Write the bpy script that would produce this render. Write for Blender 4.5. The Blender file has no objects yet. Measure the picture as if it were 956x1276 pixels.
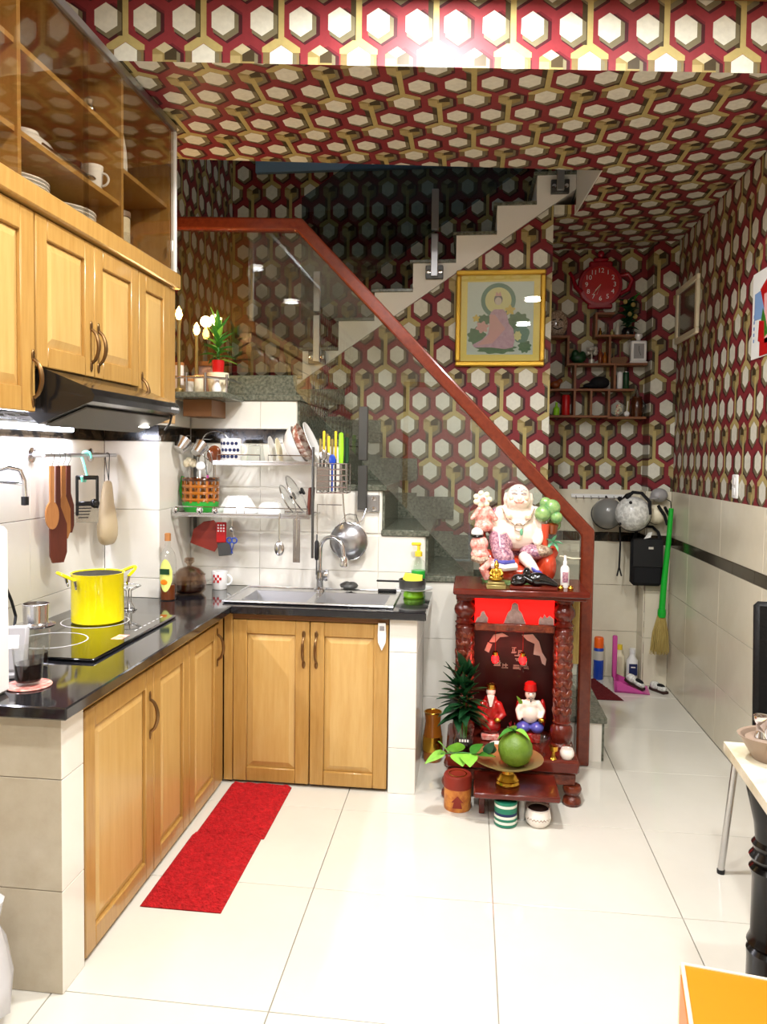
import bpy, math, random
from mathutils import Matrix, Vector, Euler
random.seed(7)
PI = math.pi
S = bpy.context.scene
COL = S.collection

# ---------------------------------------------------------------- camera
cam = bpy.data.cameras.new('camera')
camo = bpy.data.objects.new('camera', cam)
COL.objects.link(camo)
cam.sensor_fit = 'VERTICAL'
cam.sensor_height = 36
cam.lens = 983.3 / 1276 * 36
cam.shift_x = 0.01244
cam.shift_y = -0.0197
cam.clip_start = 0.02
_y, _p, _r = .1254, .0463, .0118
_f = Vector((-math.sin(_y) * math.cos(_p), math.cos(_y) * math.cos(_p), -math.sin(_p)))
_rt = Vector((math.cos(_y), math.sin(_y), 0))
_up = _rt.cross(_f)
_r2 = _rt * math.cos(_r) + _up * math.sin(_r)
_u2 = -_rt * math.sin(_r) + _up * math.cos(_r)
camo.matrix_world = Matrix(((_r2.x, _u2.x, -_f.x, 0), (_r2.y, _u2.y, -_f.y, 0), (_r2.z, _u2.z, -_f.z, 1.4654), (0, 0, 0, 1)))
S.camera = camo

# ---------------------------------------------------------------- world, lights, exposure
w = bpy.data.worlds.new('world')
S.world = w
w.use_nodes = True
w.node_tree.nodes['Background'].inputs[0].default_value = (0.80, 0.88, 1.0, 1)
w.node_tree.nodes['Background'].inputs[1].default_value = 0.9
S.view_settings.view_transform = 'Standard'
S.view_settings.look = 'None'
S.view_settings.gamma = 1
S.view_settings.use_curve_mapping = False
S.view_settings.exposure = 0.5


def area(name, loc, size, power, col=(1, 1, 1), rot=(0, 0, 0), shape='DISK'):
    l = bpy.data.lights.new(name, 'AREA')
    l.shape = shape
    l.size = size[0]
    if shape in ('RECTANGLE', 'ELLIPSE'):
        l.size_y = size[1]
    l.energy = power
    l.color = col
    o = bpy.data.objects.new(name, l)
    COL.objects.link(o)
    o.location = loc
    o.rotation_euler = rot
    return o


# one downlight below each recessed ceiling lamp of the front room
LAMPS = [(-.04, 2.43), (.80, 2.35), (-.6, .9), (.6, .9), (-.6, -.6), (.6, -.6)]
for _i, (_x, _yy) in enumerate(LAMPS):
    _l = area('downlight_glow', (_x, _yy, 3.06), (.16,), [42, 10, 26, 24, 20, 20][_i], (1, .995, .985))
# weak skylight at the head of the stairwell
area('stairwell_skylight', (-.6, 4.7, 4.5), (.8, .6), 1.5, (.6, .78, 1), (0, 0, 0), 'RECTANGLE')


# ---------------------------------------------------------------- material helpers
def lin(c):
    return tuple(((v / 255) / 12.92 if v / 255 <= .04045 else ((v / 255 + .055) / 1.055) ** 2.4) for v in c)


MATS = {}


def mat(name, col, rough=.5, metal=0, var=None, bump=None, coat=0, emit=0, ecol=None, stretch=(1, 1, 1), spec=.5, trans=0, ior=1.45, alpha=1):
    """var=(scale, colour2, contrast) mottles the colour; bump=(scale, strength)"""
    m = bpy.data.materials.new(name)
    m.use_nodes = True
    nt = m.node_tree
    p = nt.nodes['Principled BSDF']
    I = p.inputs
    I['Base Color'].default_value = (*lin(col), 1)
    I['Roughness'].default_value = rough
    I['Metallic'].default_value = metal
    I['Coat Weight'].default_value = coat
    I['Coat Roughness'].default_value = .08
    I['Specular IOR Level'].default_value = spec
    I['IOR'].default_value = ior
    I['Transmission Weight'].default_value = trans
    I['Alpha'].default_value = alpha
    if emit:
        I['Emission Color'].default_value = (*lin(ecol or col), 1)
        I['Emission Strength'].default_value = emit
    if var or bump:
        tc = nt.nodes.new('ShaderNodeTexCoord')
        mp = nt.nodes.new('ShaderNodeMapping')
        mp.inputs['Scale'].default_value = stretch
        nt.links.new(tc.outputs['Object'], mp.inputs['Vector'])
    if var:
        n = nt.nodes.new('ShaderNodeTexNoise')
        n.inputs['Scale'].default_value = var[0]
        n.inputs['Detail'].default_value = 6
        n.inputs['Roughness'].default_value = .62
        nt.links.new(mp.outputs[0], n.inputs['Vector'])
        r = nt.nodes.new('ShaderNodeValToRGB')
        k = var[2] if len(var) > 2 else .2
        r.color_ramp.elements[0].position = .5 - k
        r.color_ramp.elements[1].position = .5 + k
        r.color_ramp.elements[0].color = (*lin(var[1]), 1)
        r.color_ramp.elements[1].color = (*lin(col), 1)
        nt.links.new(n.outputs[0], r.inputs[0])
        nt.links.new(r.outputs[0], I['Base Color'])
    if bump:
        n2 = nt.nodes.new('ShaderNodeTexNoise')
        n2.inputs['Scale'].default_value = bump[0]
        n2.inputs['Detail'].default_value = 4
        nt.links.new(mp.outputs[0], n2.inputs['Vector'])
        b = nt.nodes.new('ShaderNodeBump')
        b.inputs['Strength'].default_value = bump[1]
        b.inputs['Distance'].default_value = .01
        nt.links.new(n2.outputs[0], b.inputs['Height'])
        nt.links.new(b.outputs[0], I['Normal'])
    MATS[name] = m
    return m


class N:
    """shader maths written as Python expressions"""
    nt = None

    def __init__(s, sock):
        s.s = sock

    @staticmethod
    def op(o, *a):
        n = N.nt.nodes.new('ShaderNodeMath')
        n.operation = o
        for i, v in enumerate(a):
            if isinstance(v, N):
                N.nt.links.new(v.s, n.inputs[i])
            else:
                n.inputs[i].default_value = v
        return N(n.outputs[0])

    def __add__(s, o): return N.op('ADD', s, o)
    def __sub__(s, o): return N.op('SUBTRACT', s, o)
    def __mul__(s, o): return N.op('MULTIPLY', s, o)
    def __lt__(s, o): return N.op('LESS_THAN', s, o)
    def __gt__(s, o): return N.op('GREATER_THAN', s, o)
    def mod(s, o): return N.op('FLOORED_MODULO', s, o)
    def rnd(s): return N.op('ROUND', s)
    def abs(s): return N.op('ABSOLUTE', s)
    def max(s, o): return N.op('MAXIMUM', s, o)
    def min(s, o): return N.op('MINIMUM', s, o)


def sheet_glass(name, tint, gloss=1.0, rough=.0, base=.04):
    """clear sheet glass: tinted see-through plus a Fresnel mirror coat"""
    m = bpy.data.materials.new(name)
    m.use_nodes = True
    nt = m.node_tree
    nt.nodes.clear()
    out = nt.nodes.new('ShaderNodeOutputMaterial')
    tr = nt.nodes.new('ShaderNodeBsdfTransparent')
    tr.inputs[0].default_value = (*tint, 1)
    gl = nt.nodes.new('ShaderNodeBsdfGlossy')
    gl.inputs['Roughness'].default_value = rough
    gl.inputs[0].default_value = (gloss, gloss, gloss, 1)
    lw = nt.nodes.new('ShaderNodeLayerWeight')
    lw.inputs[0].default_value = .5
    N.nt = nt
    fac = N.op('POWER', N(lw.outputs['Facing']), 5) * (1 - base) + base
    mx = nt.nodes.new('ShaderNodeMixShader')
    nt.links.new(fac.s, mx.inputs[0])
    nt.links.new(tr.outputs[0], mx.inputs[1])
    nt.links.new(gl.outputs[0], mx.inputs[2])
    nt.links.new(mx.outputs[0], out.inputs[0])
    MATS[name] = m
    return m


def mixc(f, a, b):
    n = N.nt.nodes.new('ShaderNodeMix')
    n.data_type = 'RGBA'
    N.nt.links.new(f.s, n.inputs[0])
    for v, i in ((a, 6), (b, 7)):
        if isinstance(v, tuple):
            n.inputs[i].default_value = (*lin(v), 1)
        else:
            N.nt.links.new(v, n.inputs[i])
    return n.outputs[2]


def wallpaper(name, ax, sg=(1, 1), off=(0, 0)):
    """printed honeycomb paper; ax = object axes used as (across, up), off = a knot of the print"""
    m = bpy.data.materials.new(name)
    m.use_nodes = True
    nt = m.node_tree
    N.nt = nt
    p = nt.nodes['Principled BSDF']
    p.inputs['Roughness'].default_value = .5
    p.inputs['Specular IOR Level'].default_value = .25
    tc = nt.nodes.new('ShaderNodeTexCoord')
    sp = nt.nodes.new('ShaderNodeSeparateXYZ')
    nt.links.new(tc.outputs['Object'], sp.inputs[0])
    u = (N(sp.outputs[ax[0]]) - off[0]) * (sg[0] / .1345)
    v = (N(sp.outputs[ax[1]]) - off[1]) * (sg[1] / .1345)

    def hexn(dx, dy):
        a = dx.abs()
        return a.max(a * .5 + dy.abs() * .75) * 2
    k = u.rnd()
    ex = u - k
    t = (v - k * 2).mod(4)
    ey = (t + 1).mod(2) - 1
    ox = u - .5
    ox = ox - ox.rnd()
    oy = v.mod(2) - 1
    ne, no = hexn(ex, ey), hexn(ox, oy)
    isE = ne < no
    isO = N.op('SUBTRACT', 1, isE)
    dx = ex * isE + ox * isO
    dy = ey * isE + oy * isO
    cube = isE * (((t < 1).max(t > 3)))
    n0 = hexn(dx, dy)
    n1 = hexn(dx - .07, dy + .09)
    n2 = hexn(dx - .13, dy + .12)
    RED, DRED, MRN = (132, 44, 50), (108, 30, 38), (68, 22, 28)
    CRM, SHD, GLD, OLV, DRK = (220, 218, 202), (118, 110, 84), (180, 163, 104), (146, 128, 78), (66, 54, 32)
    n3 = hexn(dx - .20, dy + .10)
    c = mixc(n3 < .74, RED, DRED)
    c = mixc(n2 < .73, c, MRN)
    # gold bars and chevrons
    bar = (ex.abs() < .075) * (t > 2.5) * (t < 3.9)
    bars = ((ex + .13).abs() < .08) * (t > 2.55) * (t < 3.9)
    d2 = t - 2
    nc = hexn(ex, d2)
    chev = (nc > .60) * (nc < .98) * (d2 > .2)
    chev2 = (nc > .60) * (nc < .93) * (d2 > -.2)
    c = mixc(chev2, c, (124, 106, 68))
    c = mixc(chev, c, GLD)
    c = mixc(bars, c, DRK)
    c = mixc(bar, c, GLD)
    c = mixc(n1 < .66, c, SHD)
    c = mixc(n0 < .585, c, CRM)
    # folded cubes
    cb = cube * (n0 < .62)
    c = mixc(cb, c, OLV)
    c = mixc(cb * (dx < -.05) * (dy < .1), c, (172, 154, 104))
    c = mixc(cb * ((dy - dx.abs() * .6) > .12), c, (190, 178, 142))
    c = mixc(cb * (dx > .0) * (dy > -.04) * ((dy - dx.abs() * .6) < .14), c, DRK)
    c = mixc(cube * bar * (dy < .05), c, GLD)
    nz = nt.nodes.new('ShaderNodeTexNoise')
    nz.inputs['Scale'].default_value = 55
    nt.links.new(tc.outputs['Object'], nz.inputs['Vector'])
    mx = nt.nodes.new('ShaderNodeMix')
    mx.data_type = 'RGBA'
    mx.blend_type = 'MULTIPLY'
    mx.inputs[0].default_value = .25
    nt.links.new(c, mx.inputs[6])
    nt.links.new(nz.outputs[0], mx.inputs[7])
    nt.links.new(mx.outputs[2], p.inputs['Base Color'])
    MATS[name] = m
    return m


# ---------------------------------------------------------------- mesh helpers
class B:
    """collects shapes, build() links them as ONE mesh object"""

    def __init__(s, M=None):
        s.v, s.f, s.mi = [], [], []
        s.M = M or Matrix()

    def add(s, vs, fs, mi=0):
        o = len(s.v)
        s.v += [tuple(s.M @ Vector(p)) for p in vs]
        s.f += [tuple(i + o for i in f) for f in fs]
        s.mi += [mi] * len(fs)
        return s

    def box(s, x0, x1, y0, y1, z0, z1, b=0, mi=0):
        if b <= 0:
            vs = [(x, y, z) for x in (x0, x1) for y in (y0, y1) for z in (z0, z1)]
            fs = [(0, 1, 3, 2), (4, 6, 7, 5), (0, 4, 5, 1), (2, 3, 7, 6), (0, 2, 6, 4), (1, 5, 7, 3)]
            return s.add(vs, fs, mi)
        b = min(b, abs(x1 - x0) * .49, abs(y1 - y0) * .49, abs(z1 - z0) * .49)
        vs, idx = [], {}
        L, H = (x0, y0, z0), (x1, y1, z1)
        for cx in (0, 1):
            for cy in (0, 1):
                for cz in (0, 1):
                    c = (cx, cy, cz)
                    for a in range(3):
                        p = []
                        for q in range(3):
                            e = H[q] if c[q] else L[q]
                            p.append(e if q == a else e + (-b if c[q] else b))
                        idx[c, a] = len(vs)
                        vs.append(tuple(p))
        fs = []
        for a in range(3):
            o1, o2 = [q for q in range(3) if q != a]
            for sd in (0, 1):
                r = []
                for (p, q) in ((0, 0), (1, 0), (1, 1), (0, 1)):
                    c = [0, 0, 0]
                    c[a], c[o1], c[o2] = sd, p, q
                    r.append(idx[tuple(c), a])
                fs.append(tuple(r))
        for a in range(3):
            o1, o2 = [q for q in range(3) if q != a]
            for p in (0, 1):
                for q in (0, 1):
                    c0, c1 = [0, 0, 0], [0, 0, 0]
                    c0[o1] = c1[o1] = p
                    c0[o2] = c1[o2] = q
                    c1[a] = 1
                    c0, c1 = tuple(c0), tuple(c1)
                    fs.append((idx[c0, o1], idx[c1, o1], idx[c1, o2], idx[c0, o2]))
        for c in [(i, j, k) for i in (0, 1) for j in (0, 1) for k in (0, 1)]:
            fs.append(tuple(idx[c, a] for a in range(3)))
        return s.add(vs, fs, mi)

    def prism(s, poly, a0, a1, plane='xz', mi=0, side=None):
        n = len(poly)

        def P(p, a):
            return {'xz': (p[0], a, p[1]), 'xy': (p[0], p[1], a), 'yz': (a, p[0], p[1])}[plane]
        vs = [P(p, a0) for p in poly] + [P(p, a1) for p in poly]
        s.add(vs, [tuple(range(n))], mi)
        o = len(s.v) - 2 * n
        s.f.append(tuple(o + n + i for i in range(n)))
        s.mi.append(mi)
        for i in range(n):
            j = (i + 1) % n
            s.f.append((o + i, o + j, o + n + j, o + n + i))
            s.mi.append(mi if side is None else side)
        return s

    def lathe(s, prof, c=(0, 0, 0), seg=20, R=None, mi=0, sx=1, sy=1):
        vs, fs, rows = [], [], []
        for r, z in prof:
            if r < 1e-6:
                rows.append([len(vs)])
                vs.append((0, 0, z))
            else:
                rows.append(list(range(len(vs), len(vs) + seg)))
                vs += [(r * sx * math.cos(2 * PI * i / seg), r * sy * math.sin(2 * PI * i / seg), z) for i in range(seg)]
        for a, b in zip(rows, rows[1:]):
            for i in range(seg):
                j = (i + 1) % seg
                if len(a) == 1 and len(b) == 1:
                    continue
                if len(a) == 1:
                    fs.append((a[0], b[j], b[i]))
                elif len(b) == 1:
                    fs.append((a[i], a[j], b[0]))
                else:
                    fs.append((a[i], a[j], b[j], b[i]))
        if len(rows[0]) > 1:
            fs.append(tuple(reversed(rows[0])))
        if len(rows[-1]) > 1:
            fs.append(tuple(rows[-1]))
        T = Matrix.Translation(c) @ (R.to_4x4() if R else Matrix())
        return s.add([tuple(T @ Vector(p)) for p in vs], fs, mi)

    def ell(s, c, r, R=None, seg=16, rings=10, mi=0):
        if not hasattr(r, '__len__'):
            r = (r, r, r)
        prof = [(math.sin(PI * i / rings), -math.cos(PI * i / rings)) for i in range(rings + 1)]
        prof[0], prof[-1] = (0, -1), (0, 1)
        Rm = (R.to_4x4() if R else Matrix()) @ Matrix.Diagonal((r[0], r[1], r[2], 1))
        T = Matrix.Translation(c) @ Rm
        sv = B()
        sv.lathe(prof, seg=seg)
        return s.add([tuple(T @ Vector(p)) for p in sv.v], sv.f, mi)

    def tube(s, pts, r, seg=8, closed=False, mi=0, flat=1):
        pts = [Vector(p) for p in pts]
        n = len(pts)
        rs = r if hasattr(r, '__len__') else [r] * n
        vs, fs = [], []
        up = None
        for i, p in enumerate(pts):
            if closed:
                d = pts[(i + 1) % n] - pts[i - 1]
            else:
                d = pts[min(i + 1, n - 1)] - pts[max(i - 1, 0)]
            d.normalize()
            if up is None:
                up = Vector((0, 0, 1)) if abs(d.z) < .9 else Vector((1, 0, 0))
            sd = d.cross(up)
            sd.normalize()
            up = sd.cross(d)
            vs += [tuple(p + (sd * math.cos(2 * PI * k / seg) + up * math.sin(2 * PI * k / seg) * flat) * rs[i]) for k in range(seg)]
        m = n if closed else n - 1
        for i in range(m):
            a, b = i * seg, ((i + 1) % n) * seg
            for k in range(seg):
                q = (k + 1) % seg
                fs.append((a + k, b + k, b + q, a + q))
        if not closed:
            fs.append(tuple(range(seg)))
            fs.append(tuple(reversed(range((n - 1) * seg, n * seg))))
        return s.add(vs, fs, mi)

    def cyl(s, a, b, r, seg=14, mi=0):
        return s.tube([a, b], r, seg, mi=mi)

    def leaf(s, base, d, L, wd, droop=.2, n=6, fold=.25, th=.0012, mi=0):
        d = Vector(d).normalized()
        sd = d.cross(Vector((0, 0, 1)))
        if sd.length < .05:
            sd = Vector((1, 0, 0))
        sd.normalize()
        up = sd.cross(d)
        vs, fs = [], []
        for i in range(n + 1):
            t = i / n
            p = Vector(base) + d * L * t - Vector((0, 0, 1)) * droop * L * t * t
            ww = wd * (math.sin(PI * (t ** .7) * .96 + .1) + .03)
            for k in (-1, 0, 1):
                q = p + sd * ww * k * .5 + up * (abs(k) * ww * fold)
                vs.append(tuple(q))
            vs.append(tuple(p - up * th))
        for i in range(n):
            a, b = i * 4, i * 4 + 4
            fs += [(a, a + 1, b + 1, b), (a + 1, a + 2, b + 2, b + 1), (a + 2, a + 3, b + 3, b + 2), (a + 3, a, b, b + 3)]
        return s.add(vs, fs, mi)

    def obj(s, name, m, parent=None, smooth=True, angle=38, loc=None, rot=None):
        me = bpy.data.meshes.new(name)
        me.from_pydata(s.v, [], s.f)
        ms = m if isinstance(m, (list, tuple)) else [m]
        for q in ms:
            me.materials.append(MATS[q] if isinstance(q, str) else q)
        if len(ms) > 1:
            me.polygons.foreach_set('material_index', s.mi)
        me.validate()
        import bmesh
        bm = bmesh.new()
        bm.from_mesh(me)
        bmesh.ops.recalc_face_normals(bm, faces=bm.faces)
        bm.to_mesh(me)
        bm.free()
        if smooth:
            me.polygons.foreach_set('use_smooth', [True] * len(me.polygons))
            me.set_sharp_from_angle(angle=math.radians(angle))
        o = bpy.data.objects.new(name, me)
        COL.objects.link(o)
        if loc is not None:
            o.location = loc
        if rot is not None:
            o.rotation_euler = rot
        o.parent = parent
        return o


def tag(o, label=None, cat=None, group=None, kind=None):
    if label: o['label'] = label
    if cat: o['category'] = cat
    if group: o['group'] = group
    if kind: o['kind'] = kind
    return o


def thing(name, label, cat, loc=(0, 0, 0), rz=0, group=None):
    o = bpy.data.objects.new(name, None)
    o.empty_display_size = .05
    COL.objects.link(o)
    o.location = loc
    o.rotation_euler = (0, 0, rz)
    return tag(o, label, cat, group)


def solo(b, name, m, label, cat, loc=(0, 0, 0), rot=(0, 0, 0), group=None, **k):
    return tag(b.obj(name, m, None, loc=loc, rot=rot, **k), label, cat, group)


def struct(b, name, m, **k):
    return tag(b.obj(name, m, **k), kind='structure')


def dup(o, loc=None, rz=None, label=None, parent=None, rot=None):
    c = o.copy()
    COL.objects.link(c)
    c.parent = parent
    if loc is not None: c.location = loc
    if rz is not None: c.rotation_euler = (0, 0, rz)
    if rot is not None: c.rotation_euler = rot
    if label: c['label'] = label
    for ch in list(o.children):
        dup(ch, parent=c)
    return c


def blob(name, parts, m, parent, vox=.006, smooth_it=2):
    """one continuous sculpted surface fused from ellipsoids and tapering limbs"""
    b = B()
    for q in parts:
        if len(q) == 2:
            b.ell(q[0], q[1], seg=14, rings=9)
        elif q[2] == 'limb':
            b.tube(q[0], q[1], 10)
            b.ell(q[0][0], q[1][0], seg=10, rings=7)
            b.ell(q[0][-1], q[1][-1], seg=10, rings=7)
        else:
            b.ell(q[0], q[1], R=q[2], seg=14, rings=9)
    o = b.obj(name, m, parent)
    r = o.modifiers.new('fuse', 'REMESH')
    r.mode = 'VOXEL'
    r.voxel_size = vox
    r.use_smooth_shade = True
    if smooth_it:
        sm = o.modifiers.new('soften', 'SMOOTH')
        sm.iterations = smooth_it
        sm.factor = .5
    return o


def ring(c, r, n=24, nrm='z', ph=0):
    o = []
    for i in range(n):
        a = 2 * PI * i / n + ph
        p, q = r * math.cos(a), r * math.sin(a)
        o.append({'z': (c[0] + p, c[1] + q, c[2]), 'y': (c[0] + p, c[1], c[2] + q), 'x': (c[0], c[1] + p, c[2] + q)}[nrm])
    return o


def arc(c, r, a0, a1, n=10, nrm='y'):
    o = []
    for i in range(n + 1):
        a = a0 + (a1 - a0) * i / n
        p, q = r * math.cos(a), r * math.sin(a)
        o.append({'z': (c[0] + p, c[1] + q, c[2]), 'y': (c[0] + p, c[1], c[2] + q), 'x': (c[0], c[1] + p, c[2] + q)}[nrm])
    return o


def text(name, s, size, m, parent, loc, rot=(PI / 2, 0, 0), ext=.0006):
    cu = bpy.data.curves.new(name, 'FONT')
    cu.body = s
    cu.size = size
    cu.extrude = ext
    cu.align_x = 'CENTER'
    cu.align_y = 'CENTER'
    t = bpy.data.objects.new(name + '_tmp', cu)
    COL.objects.link(t)
    dg = bpy.context.evaluated_depsgraph_get()
    me = bpy.data.meshes.new_from_object(t.evaluated_get(dg))
    COL.objects.unlink(t)
    bpy.data.objects.remove(t)
    me.materials.clear()
    me.materials.append(MATS[m])
    o = bpy.data.objects.new(name, me)
    COL.objects.link(o)
    o.parent = parent
    o.location = loc
    o.rotation_euler = rot
    return o


# ---------------------------------------------------------------- materials
wallpaper('paper_xz_back', (0, 2), off=(.89, 1.656))
wallpaper('paper_xz_divider', (0, 2), off=(-.369, 1.917))
wallpaper('paper_xz_beam', (0, 2), off=(.257, 2.845))
wallpaper('paper_yz', (1, 2), off=(.05, 1.32))
wallpaper('paper_yz_left', (1, 2), off=(.0, 1.80))
wallpaper('paper_ceiling', (0, 1), sg=(1, -1), off=(.123, 3.123))
mat('floor_tile', (218, 215, 204), .13, var=(2.2, (208, 204, 192), .3), coat=.3)
mat('grout', (168, 160, 146), .8)
mat('wall_tile', (224, 217, 196), .2, var=(5, (212, 203, 180), .3))
mat('kitchen_tile', (238, 235, 226), .16, var=(5, (230, 226, 214), .3))
mat('kitchen_tile_shade', (188, 178, 158), .2, var=(9, (172, 160, 138), .22))  # tile of the counter end front, its shade mixed into the colour
mat('strip_black', (22, 20, 18), .12, var=(16, (60, 50, 38), .06))
mat('strip_brown', (74, 64, 50), .15, var=(20, (40, 34, 27), .2))
mat('white_paint', (232, 230, 222), .6)
mat('front_paint', (226, 222, 210), .6)
mat('granite_black', (17, 17, 19), .07, var=(160, (34, 34, 38), .1), coat=.4)
mat('granite_grey', (122, 124, 109), .25, var=(70, (72, 76, 65), .14))
mat('wood', (190, 150, 84), .3, var=(5, (166, 122, 58), .28), stretch=(14, 14, 1.2), coat=.25)
mat('wood_panel', (208, 172, 108), .3, var=(4, (190, 148, 80), .28), stretch=(9, 9, .9), coat=.25)
mat('wood_dark', (122, 80, 40), .5)
mat('red_wood', (104, 32, 18), .24, var=(6, (78, 20, 12), .25), stretch=(3, 3, 10), coat=.25)
mat('rail_wood', (122, 50, 28), .2, var=(7, (92, 33, 18), .25), stretch=(6, 6, 6), coat=.4)
mat('carved_wood', (122, 52, 24), .3, var=(40, (70, 20, 11), .16), bump=(60, .6), coat=.2)
mat('altar_dark', (62, 9, 7), .35, var=(8, (40, 5, 4), .25))
mat('shelf_wood', (142, 88, 46), .5, var=(8, (116, 66, 32), .3), stretch=(1, 6, 6))
mat('steel', (200, 200, 200), .2, 1)
mat('steel_brushed', (186, 187, 190), .32, 1)
mat('chrome', (225, 226, 230), .08, 1)
mat('dark_steel', (92, 92, 90), .4, .8)
mat('bronze', (126, 96, 62), .3, .9)
mat('gold', (214, 170, 66), .2, 1)
mat('gold_frame', (220, 178, 70), .28, .75, bump=(260, .3))
mat('gold_mount', (244, 212, 100), .4, .15)
mat('brass', (158, 142, 88), .4, .6)
mat('black_gloss', (12, 12, 13), .1, coat=.5)
mat('black_matt', (14, 14, 15), .6)
mat('black_cloth', (12, 12, 15), .85)
mat('hood_black', (26, 27, 29), .22, .3, coat=.4)
mat('hood_filter', (104, 102, 96), .45, .7, bump=(220, .6))
mat('white_gloss', (240, 240, 238), .12, coat=.3)
mat('white_plastic', (238, 238, 235), .35)
mat('cream_plastic', (236, 226, 196), .4)
mat('grey_plastic', (150, 148, 148), .4)
mat('taupe_plastic', (146, 126, 110), .35)
mat('porcelain', (244, 236, 226), .12, coat=.6)
mat('skin_porcelain', (246, 228, 212), .16, coat=.6)
mat('skin_blush', (238, 198, 168), .2, coat=.5)
mat('pink_porcelain', (226, 120, 108), .2, var=(60, (240, 190, 176), .1), coat=.5)
mat('robe_print', (206, 158, 166), .25, var=(95, (120, 76, 104), .1), coat=.4)
mat('robe_beige', (198, 176, 150), .3, var=(110, (120, 92, 76), .12), coat=.4)
mat('blue_glaze', (84, 86, 170), .18, coat=.5)
mat('red_glaze', (196, 66, 38), .16, coat=.6)
mat('deep_red_glaze', (168, 24, 22), .18, coat=.5)
mat('green_glaze', (88, 142, 84), .14, var=(30, (150, 180, 110), .12), coat=.6)
mat('jade', (110, 178, 136), .15, coat=.5)
mat('brown_glaze', (134, 66, 30), .15, coat=.5)
mat('yellow_enamel', (246, 228, 16), .12, coat=.4)
mat('pot_inside', (26, 26, 26), .5)
mat('red', (186, 20, 22), .35)
mat('red_clock', (158, 20, 40), .25, coat=.3)
mat('red_mat', (196, 20, 26), .95, bump=(120, 1.0), var=(55, (150, 8, 14), .2))
mat('dark_red_mat', (92, 14, 18), .95, bump=(120, 1.0))
mat('green_plastic', (46, 158, 52), .35)
mat('green_broom', (22, 168, 46), .35)
mat('lime', (150, 220, 40), .35)
mat('mint', (120, 214, 186), .35)
mat('straw', (188, 166, 98), .9, var=(40, (150, 128, 68), .2), stretch=(6, 6, .4))
mat('pink_plastic', (196, 74, 150), .35)
mat('orange', (240, 126, 14), .4)
mat('orange_cap', (236, 98, 22), .4)
mat('blue_can', (28, 66, 168), .3)
mat('navy', (26, 38, 84), .4)
mat('yellow', (238, 206, 52), .4)
mat('leaf_dark', (24, 74, 36), .4, var=(30, (14, 48, 26), .25))
mat('leaf_mid', (66, 134, 40), .4, var=(30, (40, 100, 28), .25))
mat('leaf_light', (150, 206, 78), .4, var=(30, (110, 176, 54), .25))
mat('pomelo', (112, 142, 46), .35, var=(26, (86, 116, 34), .25), bump=(180, .2))
mat('marble', (236, 230, 208), .15, var=(7, (206, 196, 164), .14), coat=.3)
mat('leather_black', (8, 8, 9), .5, bump=(90, .25), spec=.3)
mat('coffee', (26, 12, 6), .1)
mat('oil', (104, 48, 14), .1)
mat('soap_green', (40, 176, 62), .15)
mat('cardboard_red', (136, 40, 24), .5)
mat('canister_print', (222, 150, 66), .5, var=(34, (186, 100, 44), .16))
mat('stripe_green', (30, 120, 92), .4)
mat('stripe_white', (226, 228, 214), .4)
mat('lamp_white', (255, 250, 240), .5, emit=9)
mat('led', (225, 234, 255), .5, emit=14)
mat('bulb_warm', (255, 196, 108), .5, emit=34, ecol=(255, 178, 84))
mat('red_glow', (255, 24, 18), .5, emit=1.5, ecol=(255, 8, 6))
mat('red_lamp', (255, 30, 24), .5, emit=4.5, ecol=(255, 16, 20))
mat('silver_paint', (214, 210, 198), .35, .3)
mat('frosted', (178, 150, 142), .4, var=(60, (140, 112, 104), .2))
mat('pale_blue', (120, 150, 178), .6)
mat('picture_sky', (222, 230, 226), .5)
mat('pic_green', (60, 104, 80), .6, var=(60, (96, 140, 96), .2))
mat('pic_teal', (96, 142, 128), .6)
mat('pic_halo', (238, 228, 164), .6)
mat('pic_pink', (224, 184, 206), .6, var=(45, (196, 146, 176), .2))
mat('pic_skin', (232, 214, 206), .6)
mat('pic_hair', (120, 108, 118), .6)
mat('pic_yellow', (232, 200, 90), .6)
mat('pic_lotus', (230, 170, 170), .6)
mat('wooden_utensil', (186, 128, 70), .55, var=(8, (150, 94, 48), .3), stretch=(8, 8, 1))
mat('wooden_utensil_dark', (104, 46, 30), .5, var=(8, (78, 32, 20), .3), stretch=(8, 8, 1))
mat('cooktop', (8, 8, 9), .04, coat=.5)
mat('print_grey', (196, 196, 196), .4)
mat('plastic_film', (236, 236, 240), .2, alpha=.55)
mat('beige_bag', (206, 186, 150), .5, alpha=.8)
mat('paper_white', (232, 234, 232), .6)
mat('paper_blue', (124, 158, 206), .6)
mat('mirror_dark', (96, 84, 70), .12, .3)
mat('sponge', (224, 226, 84), .9)
mat('brown_glass', (70, 34, 14), .12, coat=.4)
mat('amber', (160, 92, 24), .12, coat=.4)
mat('helmet_white', (230, 230, 224), .2, var=(40, (196, 196, 190), .05), coat=.4)
mat('helmet_grey', (128, 128, 124), .25, coat=.3)
mat('shoe_dark', (58, 36, 30), .7)
sheet_glass('glass_clear', (.91, .94, .93), .95, base=.09)
sheet_glass('glass_dark', (.52, .60, .63), .9)
sheet_glass('glass_smoked', (.90, .87, .82), .9, base=.08)
sheet_glass('glass_ware', (.965, .975, .97), .9)
sheet_glass('glass_amber', (.78, .68, .60), .95, base=.08)
mat('label_yellow', (216, 222, 120), .5)
mat('leg_black', (9, 9, 10), .18, spec=.4)
mat('lip', (196, 120, 100), .3)

# ================================================================ THE SETTING
ZC = 2.833          # soffit over the kitchen
XL, XR = -1.667, 1.276
YB = 5.4


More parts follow.
